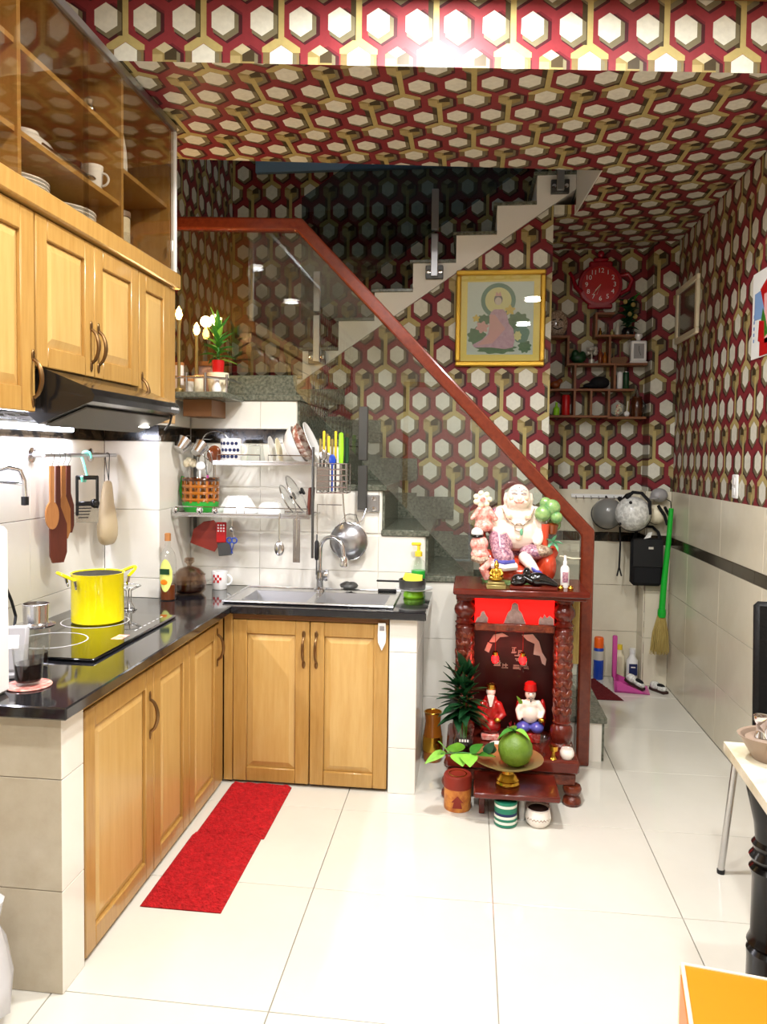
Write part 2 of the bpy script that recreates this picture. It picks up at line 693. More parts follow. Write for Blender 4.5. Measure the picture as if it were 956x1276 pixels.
def tiles(parent, mname, axis, at, us, vs, th=.008, gap=.0022, skip=None, name='tile'):
    """one object per tile; axis 'x+','y-','z' = the way the tile faces; mesh data shared by size"""
    cache = {}
    for u0, u1 in us:
        for v0, v1 in vs:
            mn = mname
            if callable(mname):
                mn = mname(u0, v0)
            key = (round(u1 - u0, 4), round(v1 - v0, 4), mn)
            if key not in cache:
                a, c = (u1 - u0) / 2 - gap / 2, (v1 - v0) / 2 - gap / 2
                b = B()
                if axis == 'z':
                    b.box(-a, a, -c, c, -th, 0, .001)
                elif axis[0] == 'x':
                    b.box(*((0, th) if axis[1] == '+' else (-th, 0)), -a, a, -c, c, .001)
                else:
                    b.box(-a, a, *((-th, 0) if axis[1] == '-' else (0, th)), -c, c, .001)
                cache[key] = b.obj(name, mn, parent, smooth=False)
                o = cache[key]
            else:
                o = cache[key].copy()
                COL.objects.link(o)
            cu, cv = (u0 + u1) / 2, (v0 + v1) / 2
            o.location = {'z': (cu, cv, at), 'x': (at, cu, cv), 'y': (cu, at, cv)}[axis[0]]


def cuts(a, b, step, start):
    e = [a]
    x = start
    while x < b - .01:
        if x > a + .01:
            e.append(x)
        x += step
    e.append(b)
    return list(zip(e, e[1:]))


# floor
fl = struct(B().box(-1.75, 1.36, -3.6, 5.5, -.08, -.0075), 'floor', 'grout', smooth=False)
tiles(fl, 'floor_tile', 'z', 0, cuts(XL, XR, .6, -.502 - 1.2), cuts(-3.5, YB, .6, 1.963 - 5.4), th=.0075, gap=.003)

# walls
wr = struct(B().box(XR + .008, 1.4, -3.5, 5.5, 0, 3.2), 'wall_right', 'paper_yz', smooth=False)
rows = [(0, .305), (.305, .61), (.61, .905), (.965, 1.258)]
tiles(wr, 'wall_tile', 'x-', XR + .008, cuts(-.6, 5.22, .6, -.6 + .02), rows)
tiles(wr, lambda u, v: ('strip_black', 'strip_brown', 'strip_brown')[int(u * 10 + 100) % 3], 'x-', XR + .008, cuts(-.6, 5.22, .3, -.6 + .12), [(.905, .965)], name='border_tile')

wb = struct(B().box(-1.8, 1.4, YB + .008, 5.55, 0, 4.6), 'wall_back', 'paper_xz_back', smooth=False)
tiles(wb, 'wall_tile', 'y-', YB + .008, cuts(.46, 1.126, .6, .52), [(0, .31), (.31, .62), (.62, .912), (.973, 1.257)])
tiles(wb, 'strip_black', 'y-', YB + .008, cuts(.46, 1.126, .3, .62), [(.912, .973)], name='border_tile')
wp = struct(B().box(1.126, XR + .006, 5.228, YB + .006, 0, ZC), 'wall_pier', 'paper_xz_back', smooth=False)
tiles(wp, 'wall_tile', 'y-', 5.228, [(1.126, XR)], [(0, .31), (.31, .62), (.62, .912), (.973, 1.257)])
tiles(wp, 'wall_tile', 'x-', 1.126, [(5.228, 5.4)], [(0, .31), (.31, .62), (.62, .912), (.973, 1.257)])
tiles(wp, 'strip_black', 'x-', 1.126, [(5.228, 5.4)], [(.912, .973)], name='border_tile')
tiles(wp, 'strip_black', 'y-', 5.228, [(1.126, XR)], [(.912, .973)], name='border_tile')

wl = struct(B().box(-1.8, XL - .008, -3.5, 5.5, 0, 4.6), 'wall_left', 'paper_yz_left', smooth=False)
tiles(wl, 'kitchen_tile', 'x+', XL - .008, cuts(1.0, 3.44, .6, 1.62 - .6), [(.60, .891), (.891, 1.205), (1.205, 1.517)])
tiles(wl, 'strip_black', 'x+', XL - .008, cuts(1.0, 3.44, .3, 1.1), [(1.517, 1.592)], name='border_tile')

# front part of the room, behind the camera, with its street door shut
wf = struct(B().box(-1.8, -.95, -3.6, -3.5, 0, 3.2).box(.95, 1.4, -3.6, -3.5, 0, 3.2).box(-.95, .95, -3.6, -3.5, 2.5, 3.2), 'wall_front', 'front_paint', smooth=False)
struct(B().box(-.88, -.004, -3.56, -3.52, .01, 2.43).box(.004, .88, -3.56, -3.52, .01, 2.43), 'door_2', 'front_paint', smooth=False)  # unseen door leaves, added to keep daylight and its reflection out
df = struct(B().box(-.95, -.88, -3.58, -3.46, 0, 2.5).box(.88, .95, -3.58, -3.46, 0, 2.5).box(-.88, .88, -3.58, -3.46, 2.43, 2.5), 'door_1', 'wood', smooth=False)

# soffit slab: paper on its front edge and its underside
cl = B().prism([(XL, 2.632), (XR, 3.05), (XR, YB), (.566, YB), (.566, 4.598), (.60, 3.932), (XL, 3.548)], ZC, 3.16, 'xy', 1, side=0)
struct(cl, 'ceiling', ['paper_xz_beam', 'paper_ceiling'], smooth=False)
struct(B().box(.441, .566, 4.604, YB, ZC, 2.884), 'ceiling', 'paper_ceiling', smooth=False)      # thin soffit under the head of the upper flight
fc = struct(B().prism([(-1.8, -3.6), (1.4, -3.6), (1.4, 3.06), (-1.8, 2.61)], 3.1, 3.2, 'xy'), 'ceiling', 'front_paint', smooth=False)
struct(B().prism([(XL, 2.627), (XR, 3.044), (XR, 3.029), (XL, 2.612)], 3.078, 3.1, 'xy'), 'trim_1', 'wood_dark', smooth=False)
for i, (x, y) in enumerate(LAMPS):
    t = thing('ceiling_lamp', ['round recessed ceiling lamp closest to the papered beam, left of the pair', 'round recessed ceiling lamp closest to the papered beam, right of the pair', 'round recessed lamp in mid ceiling on the cabinet side', 'round recessed lamp in mid ceiling on the table side', 'round recessed lamp towards the street door, cabinet side', 'round recessed lamp towards the street door, table side'][i], 'lamp', (x, y, 3.1), 0, 'recessed ceiling lamps')
    B().lathe([(.088, -.001), (.1, -.004), (.1, -.012), (.085, -.014)], seg=28).obj('rim', 'white_plastic', t)
    B().lathe([(0, -.010), (.084, -.010), (.084, -.015), (0, -.016)], seg=28).obj('diffuser', 'lamp_white', t)

# stairwell shaft above the opening
struct(B().prism([(.598, 3.932), (.564, 4.60), (.564, 5.40), (.62, 5.40), (.66, 3.93)], 3.16, 4.6, 'xy').prism([(.5945, 3.934), (.5605, 4.598), (.5655, 4.598), (.5995, 3.934)], ZC + .002, 3.16, 'xy'), 'wall_stairwell', 'white_paint', smooth=False)
struct(B().prism([(XL, 3.5), (.66, 3.88), (.66, 3.93), (XL, 3.548)], 3.16, 4.6, 'xy'), 'wall_landing', 'white_paint', smooth=False)
struct(B().box(-1.8, .7, 3.5, 5.55, 4.6, 4.7), 'ceiling', 'white_paint', smooth=False)
struct(B().box(-1.5, .40, YB - .04, YB, 3.39, 3.48, .004), 'blue_light_strip', 'pale_blue', smooth=False)  # pale blue bar standing in for the bluish light up the stairwell

# papered partition between the two flights
struct(B().prism([(-1.19, 1.766), (-.836, 1.766), (-.836, .0), (.439, .0), (.439, 2.884)], 4.6, 4.70, 'xz'), 'wall_partition', 'paper_xz_divider', smooth=False)
# pilaster beside the cooker
wq = struct(B().box(XL, -1.413, 3.448, 3.84, 0, 1.72), 'wall_pilaster', 'kitchen_tile', smooth=False)
RB = [(.80, .891), (.891, 1.205), (1.205, 1.517), (1.592, 1.72)]
tiles(wq, 'kitchen_tile', 'y-', 3.448, [(XL, -1.405)], RB)
tiles(wq, 'kitchen_tile', 'x+', -1.413, [(3.44, 3.842)], RB)
tiles(wq, 'strip_black', 'y-', 3.448, [(XL, -1.405)], [(1.517, 1.592)], name='border_tile')
tiles(wq, 'strip_black', 'x+', -1.413, [(3.44, 3.842)], [(1.517, 1.592)], name='border_tile')

# ================================================================ STAIRS
RUN = .2157
t = thing('staircase', 'tiled lower flight with grey granite treads rising behind the sink and the altar', 'staircase', (0, 0, 0))
SX = [.65 - RUN * k for k in range(8)]      # right edge of tread k
prof = [(-1.66, 0), (.65, 0)]
for k in range(7):
    prof += [(SX[k], .22 * (k + 1) - .03), (SX[k + 1], .22 * (k + 1) - .03)]
prof += [(SX[7], 1.73), (-1.66, 1.73)]
B().prism(prof, 3.858, 4.598, 'xz').obj('side_wall', 'kitchen_tile', t, smooth=False)
tr = None
for k in range(7):
    B().box(SX[k + 1] - .002, SX[k] + .022, 3.842, 4.597, .22 * (k + 1) - .03, .22 * (k + 1), .004).obj('tread', 'granite_grey', t)
    B().box(SX[k] + .001, SX[k] + .012, 3.862, 4.597, .22 * k + .002, .22 * (k + 1) - .031).obj('riser', 'granite_grey', t, smooth=False)
B().box(SX[7] + .001, SX[7] + .012, 3.862, 4.597, 1.542, 1.729).obj('riser', 'granite_grey', t, smooth=False)
B().box(-1.66, SX[7] + .022, 3.842, YB - .002, 1.73, 1.76, .004).obj('landing_slab', 'granite_grey', t)
B().box(-1.66, SX[7] - .01, 3.885, 3.90, 1.761, 1.86, .003).obj('kerb', 'granite_grey', t)
for k in range(8):   # stepped granite skirting on the partition
    x1 = min(SX[k], .316) if k < 7 else SX[7]
    if k == 0:
        continue
    x0 = SX[k + 1] if k < 7 else -1.15
    z = .22 * (k + 1)
    B().prism([(x0, z + .001), (x1 + .12, z + .001), (x1 + .12, z + .13), (x0 + .12, z + .13), (x0 + .12, z + .15), (x0, z + .15)] if k < 7 else [(-1.15, z + .001), (x1 + .12, z + .001), (x1 + .12, z + .09), (-1.02, z + .09)], 4.584, 4.5985, 'xz').obj('skirting', 'granite_grey', t, smooth=False)
# tiles on the kitchen side
tr = [((-1.405, -.862), (1.59, 1.728)), ((-1.405, -.648), (1.30, 1.508)), ((-1.405, -.432), (1.08, 1.29)), ((-1.405, -.216), (.891, 1.068)), ((-1.405, -.0), (.66, .848)), ((-1.405, .65), (.0, .18))]
for (x0, x1), (z0, z1) in tr[:4] + [((-1.405, -.2157), (.80, .891))]:
    tiles(t, 'kitchen_tile', 'y-', 3.858, cuts(x0, x1, .6, -1.405 + .36), [(z0, z1)], th=.006)
tiles(t, 'kitchen_tile', 'y-', 3.858, [(-.2157, -.0)], [(.57, .848)], th=.006)
tiles(t, 'kitchen_tile', 'y-', 3.858, [(-.2157, -.0), (0, .216)], [(0, .28), (.28, .57)], th=.006)
tiles(t, 'strip_black', 'y-', 3.858, cuts(-1.405, -.862, .3, -1.2), [(1.517, 1.59)], th=.006, name='border_tile')

t = thing('staircase', 'white sided upper flight with granite treads climbing above the gold framed picture', 'staircase', (0, 0, 0))
ux = [-1.21, -.996, -.782, -.571, -.349, -.103, .125, .345, .56]
uz = [1.93, 2.096, 2.267, 2.431, 2.593, 2.747, 2.908, 3.07]
prof = [(-1.184, 1.7735), (ux[0], 1.7615)]
for i in range(8):
    prof += [(ux[i], uz[i] - .02), (ux[i + 1], uz[i] - .02)]
prof += [(.56, 2.97), (.439, 2.888)]
B().prism(prof, 4.603, 5.38, 'xz').obj('stringer', 'white_paint', t, smooth=False)
for i in range(8):
    B().box(ux[i] - .02, ux[i + 1], 4.592, 5.38, uz[i] - .02, uz[i], .003).obj('tread', 'granite_grey', t)

# balustrade of the lower flight
t = thing('stair_railing', 'red brown timber handrail with clear glass infill on the lower flight', 'railing', (0, 0, 0))
YG = 3.811


def beam(b, pts, hw, y0, y1):
    """rectangular rail following a polyline in the xz plane, mitred"""
    P = [Vector((p[0], 0, p[1])) for p in pts]
    L, R = [], []
    for i, p in enumerate(P):
        ds = []
        if i: ds.append((P[i] - P[i - 1]).normalized())
        if i < len(P) - 1: ds.append((P[i + 1] - P[i]).normalized())
        ns = [Vector((-d.z, 0, d.x)) for d in ds]
        n = sum(ns, Vector()).normalized()
        n *= hw / n.dot(ns[0])
        L.append(p + n)
        R.append(p - n)
    b.prism([(q.x, q.z) for q in L] + [(q.x, q.z) for q in reversed(R)], y0, y1, 'xz')
    return b


hr = beam(B(), [(-1.672, 2.607), (-.842, 2.574), (.552, 1.113), (.552, 0.0005)], .031, YG - .03, YG + .03).obj('handrail', 'rail_wood', t, smooth=False)
bv = hr.modifiers.new('round', 'BEVEL')
bv.width = .01
bv.segments = 2
B().prism([(-1.655, 1.868), (-.875, 1.868), (-.86, 1.78), (-.238, 1.14), (.522, .365), (.522, 1.10), (-.852, 2.538), (-1.655, 2.572)], YG - .004, YG + .004, 'xz').obj('glass_panel', 'glass_clear', t, smooth=False)
for (x, z0, z1, zz) in ((-.52, 1.44, 1.70, 1.20), (.12, .78, .99, .54)):
    B().box(x - .022, x + .022, YG - .02, YG + .02, z0, z1, .003).obj('clamp', 'dark_steel', t)
    c = B().box(x - .022, x + .022, YG - .022, YG + .022, zz, z0 - .025, .003).obj('clamp', 'dark_steel', t)
    B().box(x - .03, x + .08, 3.832, 3.8522, zz - .012, zz + .07, .003).obj('plate', 'steel_brushed', c)
    for dz in (-.0, .05):
        B().lathe([(.011, 0), (.011, .006), (0, .008)], (x + .055, 3.832, zz + dz + .004), 10, R=Matrix.Rotation(PI / 2, 3, 'X')).obj('bolt', 'chrome', c)

t = thing('stair_railing', 'dark tinted glass balustrade on steel clamps of the upper flight', 'railing', (0, 0, 0))
YH = 4.572
lo = lambda x: 2.50 + .665 * (x + .6)
B().prism([(-1.0, lo(-1.0)), (.52, lo(.52)), (.52, lo(.52) + .72), (-1.0, lo(-1.0) + .72)], YH - .005, YH + .005, 'xz').obj('glass_panel', 'glass_dark', t, smooth=False)
for x, dz in ((-.905, .03), (-.225, 0), (.47, 0)):
    z = lo(x)
    B().box(x - .02, x + .02, YH - .018, YH + .018, z + .0, z + .23, .003).obj('clamp', 'steel_brushed', t)
    c = B().box(x - .02, x + .02, YH - .018, YH + .018, z - .26 - dz, z - .02, .003).obj('clamp', 'steel_brushed', t)
    B().box(x - .05, x + .05, YH + .0, 4.6035, z - .27 - dz, z - .195 - dz, .003).obj('plate', 'dark_steel', c)
    for dx in (-.034, .034):
        B().lathe([(.012, 0), (.012, .006), (0, .008)], (x + dx, YH, z - .233 - dz), 10, R=Matrix.Rotation(PI / 2, 3, 'X')).obj('bolt', 'chrome', c)

# ================================================================ KITCHEN FURNITURE


def door(parent, face, o, w_, h_, handle=None, frame=.062, name='door', th=.02):
    """raised panel door. face '+x': o=(x,y0,z0) spans +y ; face '-y': o=(x0,y,z0) spans +x"""
    def tf(u, n, z):
        return (o[0] + n, o[1] + u, o[2] + z) if face == '+x' else (o[0] + u, o[1] - n, o[2] + z)
    M = Matrix(((0, 1, 0, o[0]), (1, 0, 0, o[1]), (0, 0, 1, o[2]), (0, 0, 0, 1))) if face == '+x' else Matrix(((1, 0, 0, o[0]), (0, -1, 0, o[1]), (0, 0, 1, o[2]), (0, 0, 0, 1)))
    b = B(M)
    f = frame
    b.box(0, f, 0, th, 0, h_, .003).box(w_ - f, w_, 0, th, 0, h_, .003).box(f, w_ - f, 0, th, 0, f, .003).box(f, w_ - f, 0, th, h_ - f, h_, .003)
    d = b.obj(name, 'wood', parent)
    p = B(M)
    a0, a1 = f + .001, f + .028
    q = [(a0, .007), (w_ - a0, .007), (a1, .017), (w_ - a1, .017)]
    V = [(a0, .007, a0), (w_ - a0, .007, a0), (w_ - a0, .007, h_ - a0), (a0, .007, h_ - a0), (a1, .0165, a1), (w_ - a1, .0165, a1), (w_ - a1, .0165, h_ - a1), (a1, .0165, h_ - a1), (a0, .001, a0), (w_ - a0, .001, a0), (w_ - a0, .001, h_ - a0), (a0, .001, h_ - a0)]
    p.add(V, [(4, 5, 6, 7), (0, 1, 5, 4), (1, 2, 6, 5), (2, 3, 7, 6), (3, 0, 4, 7), (0, 1, 9, 8), (1, 2, 10, 9), (2, 3, 11, 10), (3, 0, 8, 11), (8, 9, 10, 11)])
    p.obj('panel', 'wood_panel', d, smooth=False)
    if handle:
        hu, hz = handle
        h = B(M)
        pts = [(hu, th + .004 + .024 * math.sin(PI * i / 10) ** .6, hz - .055 + .11 * i / 10) for i in range(11)]
        h.tube(pts, [.005 + .002 * math.sin(PI * i / 10) for i in range(11)], 8)
        for s_ in (-1, 1):
            h.ell((hu, th + .002, hz + s_ * .066), (.008, .003, .018), seg=10, rings=6)
        h.obj('handle', 'bronze', d)
    return d


# base cabinets
t = thing('base_cabinet', 'golden wood base cabinet under the cooktop with three panelled doors', 'cabinet', (0, 0, 0))
B().box(-1.66, -1.09, 2.075, 3.435, .012, .763).obj('body', 'wood_dark', t, smooth=False)
B().box(-1.09, -1.072, 3.285, 3.345, .012, .763, .002).obj('filler', 'wood', t)
door(t, '+x', (-1.089, 2.08, .012), .486, .72, (.455, .56))
door(t, '+x', (-1.089, 2.57, .012), .345, .72)
door(t, '+x', (-1.089, 2.919, .012), .362, .72, (.335, .62))
B().box(-1.09, -1.075, 2.08, 3.285, .734, .762, .002).obj('rail', 'wood', t)
t = thing('base_cabinet', 'golden wood base cabinet under the steel sink with two panelled doors', 'cabinet', (0, 0, 0))
B().box(-1.07, -.338, 3.375, 3.84, .012, .60).box(-1.07, -.338, 3.375, 3.40, .60, .763).obj('body', 'wood_dark', t, smooth=False)
B().box(-1.07, -1.03, 3.352, 3.375, .012, .763, .002).obj('filler', 'wood', t)
door(t, '-y', (-1.028, 3.372, .014), .343, .722, (.318, .60))
door(t, '-y', (-.681, 3.372, .014), .342, .722, (.027, .60))
B().box(-1.03, -.338, 3.356, 3.374, .738, .762, .002).obj('rail', 'wood_dark', t)
# tiled ends
we = struct(B().box(XL, -1.075, 1.955, 2.068, 0, .764), 'wall_counter_end', 'kitchen_tile_shade', smooth=False)
tiles(we, 'kitchen_tile_shade', 'y-', 1.955, [(XL, -1.3), (-1.3, -1.067)], [(0, .284), (.284, .59), (.59, .764)])
tiles(we, 'kitchen_tile', 'x+', -1.075, [(1.947, 2.068)], [(0, .284), (.284, .59), (.59, .764)])
wk = struct(B().box(-.334, -.223, 3.358, 3.85, 0, .764), 'wall_sink_end', 'kitchen_tile', smooth=False)
tiles(wk, 'kitchen_tile', 'y-', 3.358, [(-.334, -.215)], [(0, .2), (.2, .62), (.62, .764)])
tiles(wk, 'kitchen_tile', 'x+', -.223, [(3.35, 3.85)], [(0, .2), (.2, .62), (.62, .764)])

wt = B()
wt.box(XL, -1.03, 1.905, 3.445, .766, .80, .004)
wt.box(-1.40, -1.03, 3.4451, 3.85, .766, .80)
wt.box(-1.0301, -.175, 3.315, 3.435, .766, .80, .004)
wt.box(-1.03, -.36, 3.715, 3.85, .766, .80).box(-.36, -.175, 3.435, 3.85, .766, .80)
solo(wt, 'worktop', 'granite_black', 'polished black granite worktop running around the corner', 'worktop', smooth=False)

# sink
t = thing('kitchen_sink', 'double bowl stainless steel sink set in the black worktop', 'sink', (0, 0, 0))
X0, X1, Y0, Y1 = -1.085, -.325, 3.385, 3.80
bw = [(-1.02, -.72), (-.685, -.365)]
YA, YC = 3.44, 3.705
r = B()
r.box(X0, X1, Y0, YA, .801, .806, .002).box(X0, X1, YC, Y1, .801, .806, .002).box(X0, bw[0][0], YA, YC, .801, .806).box(bw[0][1], bw[1][0], YA, YC, .801, .806).box(bw[1][1], X1, YA, YC, .801, .806)
r.tube([(X0, Y0, .807), (X1, Y0, .807), (X1, Y1, .807), (X0, Y1, .807)], .005, 6, closed=True)
r.obj('rim', 'steel', t)
for a, c in bw:
    i = .03
    zb = .64
    q = B()
    q.add([(a, YA, .805), (c, YA, .805), (c, YC, .805), (a, YC, .805), (a + i, YA + i, zb), (c - i, YA + i, zb), (c - i, YC - i, zb), (a + i, YC - i, zb)],
          [(0, 1, 5, 4), (1, 2, 6, 5), (2, 3, 7, 6), (3, 0, 4, 7), (4, 5, 6, 7)])
    bo = q.obj('bowl', 'steel_brushed', t, smooth=False)
    s_ = bo.modifiers.new('gauge', 'SOLIDIFY')
    s_.thickness = .0015
    B().lathe([(0, .002), (.03, .002), (.034, .0), (.034, -.01), (0, -.01)], ((a + c) / 2, (YA + YC) / 2, zb + .001), 18).obj('drain', 'chrome', bo)
t = thing('kitchen_tap', 'chrome gooseneck tap behind the steel sink', 'tap', (-.717, 3.752, .806))
B().lathe([(.028, 0), (.028, .008), (.018, .02), (.018, .055), (.022, .06), (.022, .09), (.012, .1), (0, .1)], seg=18).obj('base', 'chrome', t)
g = [(0, 0, .09), (0, 0, .2)] + [(.062 - .062 * math.cos(a), -.03 * (1 - math.cos(a)), .2 + .065 * math.sin(a)) for a in [PI * i / 10 for i in range(1, 10)]] + [(.127, -.063, .17)]
B().tube(g, .0105, 10).obj('spout', 'chrome', t)
B().lathe([(.014, 0), (.02, -.012), (.021, -.045), (.016, -.05), (0, -.05)], (.127, -.063, .178), 14).obj('spray_head', 'chrome', t)
B().lathe([(.026, 0), (.03, .01), (.026, .02), (0, .022)], (.02, -.0, .075), 14, R=Matrix.Rotation(PI / 2, 3, 'Y')).obj('lever', 'chrome', t)

# wall cabinets
XU = -1.245
t = thing('wall_cabinet', 'golden wood wall cabinet door beside the range hood, over the lit tiles', 'cabinet', (0, 0, 0))
B().box(-1.66, XU - .021, 1.55, 2.142, 1.59, 2.15).obj('body', 'wood', t, smooth=False)
door(t, '+x', (XU - .02, 1.555, 1.578), .585, .57, (.572, .095), frame=.07)
t = thing('wall_cabinet', 'golden wood double door cabinet directly above the range hood', 'cabinet', (0, 0, 0))
B().box(-1.66, XU - .021, 2.146, 2.852, 1.716, 2.15).obj('body', 'wood', t, smooth=False)
door(t, '+x', (XU - .02, 2.148, 1.712), .352, .436, (.328, .10))
door(t, '+x', (XU - .02, 2.503, 1.712), .350, .436, (.024, .10))
t = thing('wall_cabinet', 'narrow single door golden wood wall cabinet next to the corner shelf', 'cabinet', (0, 0, 0))
B().box(-1.66, XU - .021, 2.856, 3.228, 1.59, 2.15).obj('body', 'wood', t, smooth=False)
door(t, '+x', (XU - .02, 2.860, 1.588), .30, .56, (.022, .10))
B().box(XU - .02, XU - .002, 3.162, 3.228, 1.588, 2.15, .002).obj('stile', 'wood', t)

t = thing('display_cabinet', 'glazed wooden display cabinet for crockery above the wall cabinets', 'cabinet', (0, 0, 0))
YE = 3.228
b = B().box(-1.662, -1.648, 1.2, YE, 2.2, 2.825)
b.obj('back_panel', 'wood_panel', t, smooth=False)
B().box(-1.66, XU + .022, 1.2, YE + .006, 2.152, 2.216, .006).obj('base_board', 'wood', t)
B().box(-1.66, XU - .012, 1.2, YE, 2.81, 2.826).obj('top_board', 'wood', t, smooth=False)
B().box(-1.647, XU - .02, YE - .02, YE, 2.216, 2.81).obj('end_panel', 'wood', t, smooth=False)
for y in (2.105, 2.765):
    B().box(-1.647, XU - .022, y - .009, y + .009, 2.216, 2.81).obj('divider', 'wood', t, smooth=False)
for y0, y1, z in ((1.2, 2.096, 2.37), (1.2, 2.096, 2.61), (2.114, 2.756, 2.37), (2.114, 2.756, 2.61), (2.774, YE - .02, 2.50)):
    B().box(-1.647, XU - .03, y0, y1, z - .016, z).obj('shelf', 'wood', t, smooth=False)
B().box(XU - .012, XU - .007, 1.2, 2.48, 2.22, 2.80).obj('sliding_glass', 'glass_smoked', t, smooth=False)
B().box(XU - .005, XU - .0, 2.44, YE - .012, 2.22, 2.80).obj('sliding_glass', 'glass_smoked', t, smooth=False)
B().box(XU - .016, XU + .006, 1.2, YE, 2.80, 2.828, .002).obj('top_track', 'steel_brushed', t)
B().box(XU - .016, XU + .006, YE - .014, YE, 2.217, 2.80, .002).obj('end_track', 'white_plastic', t)
B().box(XU + .001, XU + .006, YE - .05, YE - .04, 2.30, 2.345, .002).obj('finger_pull', 'white_plastic', t)

# range hood
t = thing('range_hood', 'black slanted range hood under the double door cabinet', 'range hood', (0, 0, 0))
hp = [(-1.66, 1.706), (-1.235, 1.706), (-1.13, 1.664), (-1.095, 1.65), (-1.082, 1.63), (-1.088, 1.612), (-1.11, 1.604), (-1.255, 1.545), (-1.30, 1.586), (-1.655, 1.586)]
hd = B()
hd.prism(hp, 2.172, 2.8535, 'xz')
ho = hd.obj('housing', 'hood_black', t, smooth=True, angle=30)
for y0 in (2.21, 2.54):
    f = B().box(-1.60, -1.32, y0, y0 + .30, 1.577, 1.5855, .002)
    for i in range(7):
        f.box(-1.59 + i * .038, -1.576 + i * .038, y0 + .02, y0 + .28, 1.573, 1.577)
    f.obj('filter', 'hood_filter', t)
B().lathe([(0, 0), (.025, 0), (.025, -.004), (0, -.005)], (-1.20, 2.78, 1.562), 16).obj('lamp_lens', 'lamp_white', t)
hl = area('hood_lamp_glow', (-1.20, 2.78, 1.553), (.05,), 3.0, (1, .95, .88), (0, math.radians(-20), 0))
hl.parent = t
B().add([(-1.25, 2.2, 1.5445), (-1.12, 2.2, 1.598), (-1.12, 2.85, 1.598), (-1.25, 2.85, 1.5445), (-1.248, 2.2, 1.540), (-1.118, 2.2, 1.594), (-1.118, 2.85, 1.594), (-1.248, 2.85, 1.540)], [(0, 1, 2, 3), (4, 5, 6, 7), (0, 1, 5, 4), (1, 2, 6, 5), (2, 3, 7, 6), (3, 0, 4, 7)]).obj('light_panel', 'hood_filter', t, smooth=False)
for i in range(7):
    B().box(-1.0838, -1.0818, 2.765 + i * .011, 2.772 + i * .011, 1.624, 1.632 + .005 * ((i * 3) % 3)).obj('brand_mark', 'print_grey', t, smooth=False)
B().tube([(-1.11, 2.84, 1.605), (-1.12, 2.845, 1.575), (-1.14, 2.845, 1.55)], .004, 6).obj('catch', 'black_matt', t)

# strip light under the wall cabinets
t = thing('strip_light', 'glowing white tube light under the wall cabinets', 'light', (0, 0, 0))
B().box(-1.662, -1.625, 1.56, 3.12, 1.568, 1.585, .003).obj('batten', 'white_plastic', t)
B().tube([(-1.644, 1.58, 1.556), (-1.644, 3.10, 1.556)], .010, 12).obj('tube', 'led', t)
ll = area('strip_light_glow', (-1.635, 2.34, 1.543), (.03, 1.5), 11, (.87, .86, 1), (0, math.radians(-25), 0), 'RECTANGLE')
ll.parent = t

# cooktop
t = thing('cooktop', 'black glass two ring induction cooktop on the worktop', 'cooktop', (0, 0, 0))
B().box(-1.60, -1.17, 2.336, 3.04, .8005, .812, .004).obj('glass_plate', 'cooktop', t)
for (x, y, r_) in ((-1.43, 2.55, .118), (-1.43, 2.87, .125)):
    B().tube(ring((x, y, .8122), r_, 40), .0022, 4, closed=True, flat=.3).obj('zone_ring', 'print_grey', t)
B().box(-1.24, -1.20, 2.60, 2.67, .8118, .8126).obj('sticker', 'pink_porcelain', t, smooth=False)
for i in range(7):
    B().box(-1.215, -1.21, 2.74 + i * .04, 2.76 + i * .04, .8118, .8124).obj('touch_mark', 'print_grey', t, smooth=False)

# ================================================================ KITCHEN THINGS
RX = lambda a: Matrix.Rotation(a, 3, 'X')
RY = lambda a: Matrix.Rotation(a, 3, 'Y')
RZ = lambda a: Matrix.Rotation(a, 3, 'Z')

PLATE = [(0, 0), (.4, 0), (.42, .02), (.7, .05), (1, .13), (1, .16), (.68, .085), (.4, .05), (0, .05)]
BOWL = [(0, 0), (.4, 0), (.42, .08), (.72, .3), (.92, .6), (1, .9), (.97, .9), (.88, .62), (.68, .34), (.36, .13), (0, .12)]
GLASS = [(0, 0), (.8, 0), (.84, .06), (1, 2.2), (.95, 2.2), (.79, .16), (0, .14)]


def sc(prof, r, h=None):
    h = h or r
    return [(a * r, b * h) for a, b in prof]


# --- crockery in the display cabinet
G = 'crockery in the display cabinet'
p0 = solo(B().lathe(sc(PLATE, .115), seg=28), 'plate', 'white_gloss', 'lowest white plate of the stack of five in the display cabinet', 'plate', (-1.40, 2.27, 2.217), group=G)
for i in range(1, 5):
    dup(p0, (-1.40, 2.27, 2.217 + i * .011), label=['', 'second lowest white plate in the stack under the clear glass dish', 'middle white plate in the stack of five under the clear glass dish', 'white plate just below the topmost one under the clear glass dish', 'topmost white plate of the stack, directly under the clear glass dish'][i])
p1 = solo(B().lathe(sc(PLATE, .13), seg=28), 'serving_plate', 'white_gloss', 'lowest of the wide white serving plates in the display cabinet', 'plate', (-1.41, 2.56, 2.217), group=G)
for i in range(1, 4):
    dup(p1, (-1.41, 2.56, 2.217 + i * .013), label=['', 'second lowest of the wide white serving plates in the display cabinet', 'third of the wide white serving plates, under the topmost one', 'topmost of the wide white serving plates in the display cabinet'][i])
solo(B().lathe(sc(GLASS, .045, .02), (0, 0, 0), 18).lathe(sc(GLASS, .03, .014), (0, .0, .008), 14), 'glass_tray', 'glass_ware', 'clear glass dish resting on the stack of white plates', 'dish', (-1.40, 2.27, 2.284), group=G)
solo(B().lathe(sc(BOWL, .115, .12), seg=26, R=RX(PI), c=(0, 0, .108)), 'serving_bowl', 'white_gloss', 'white bowl turned upside down on the middle shelf of the display cabinet', 'bowl', (-1.43, 2.40, 2.371), group=G)
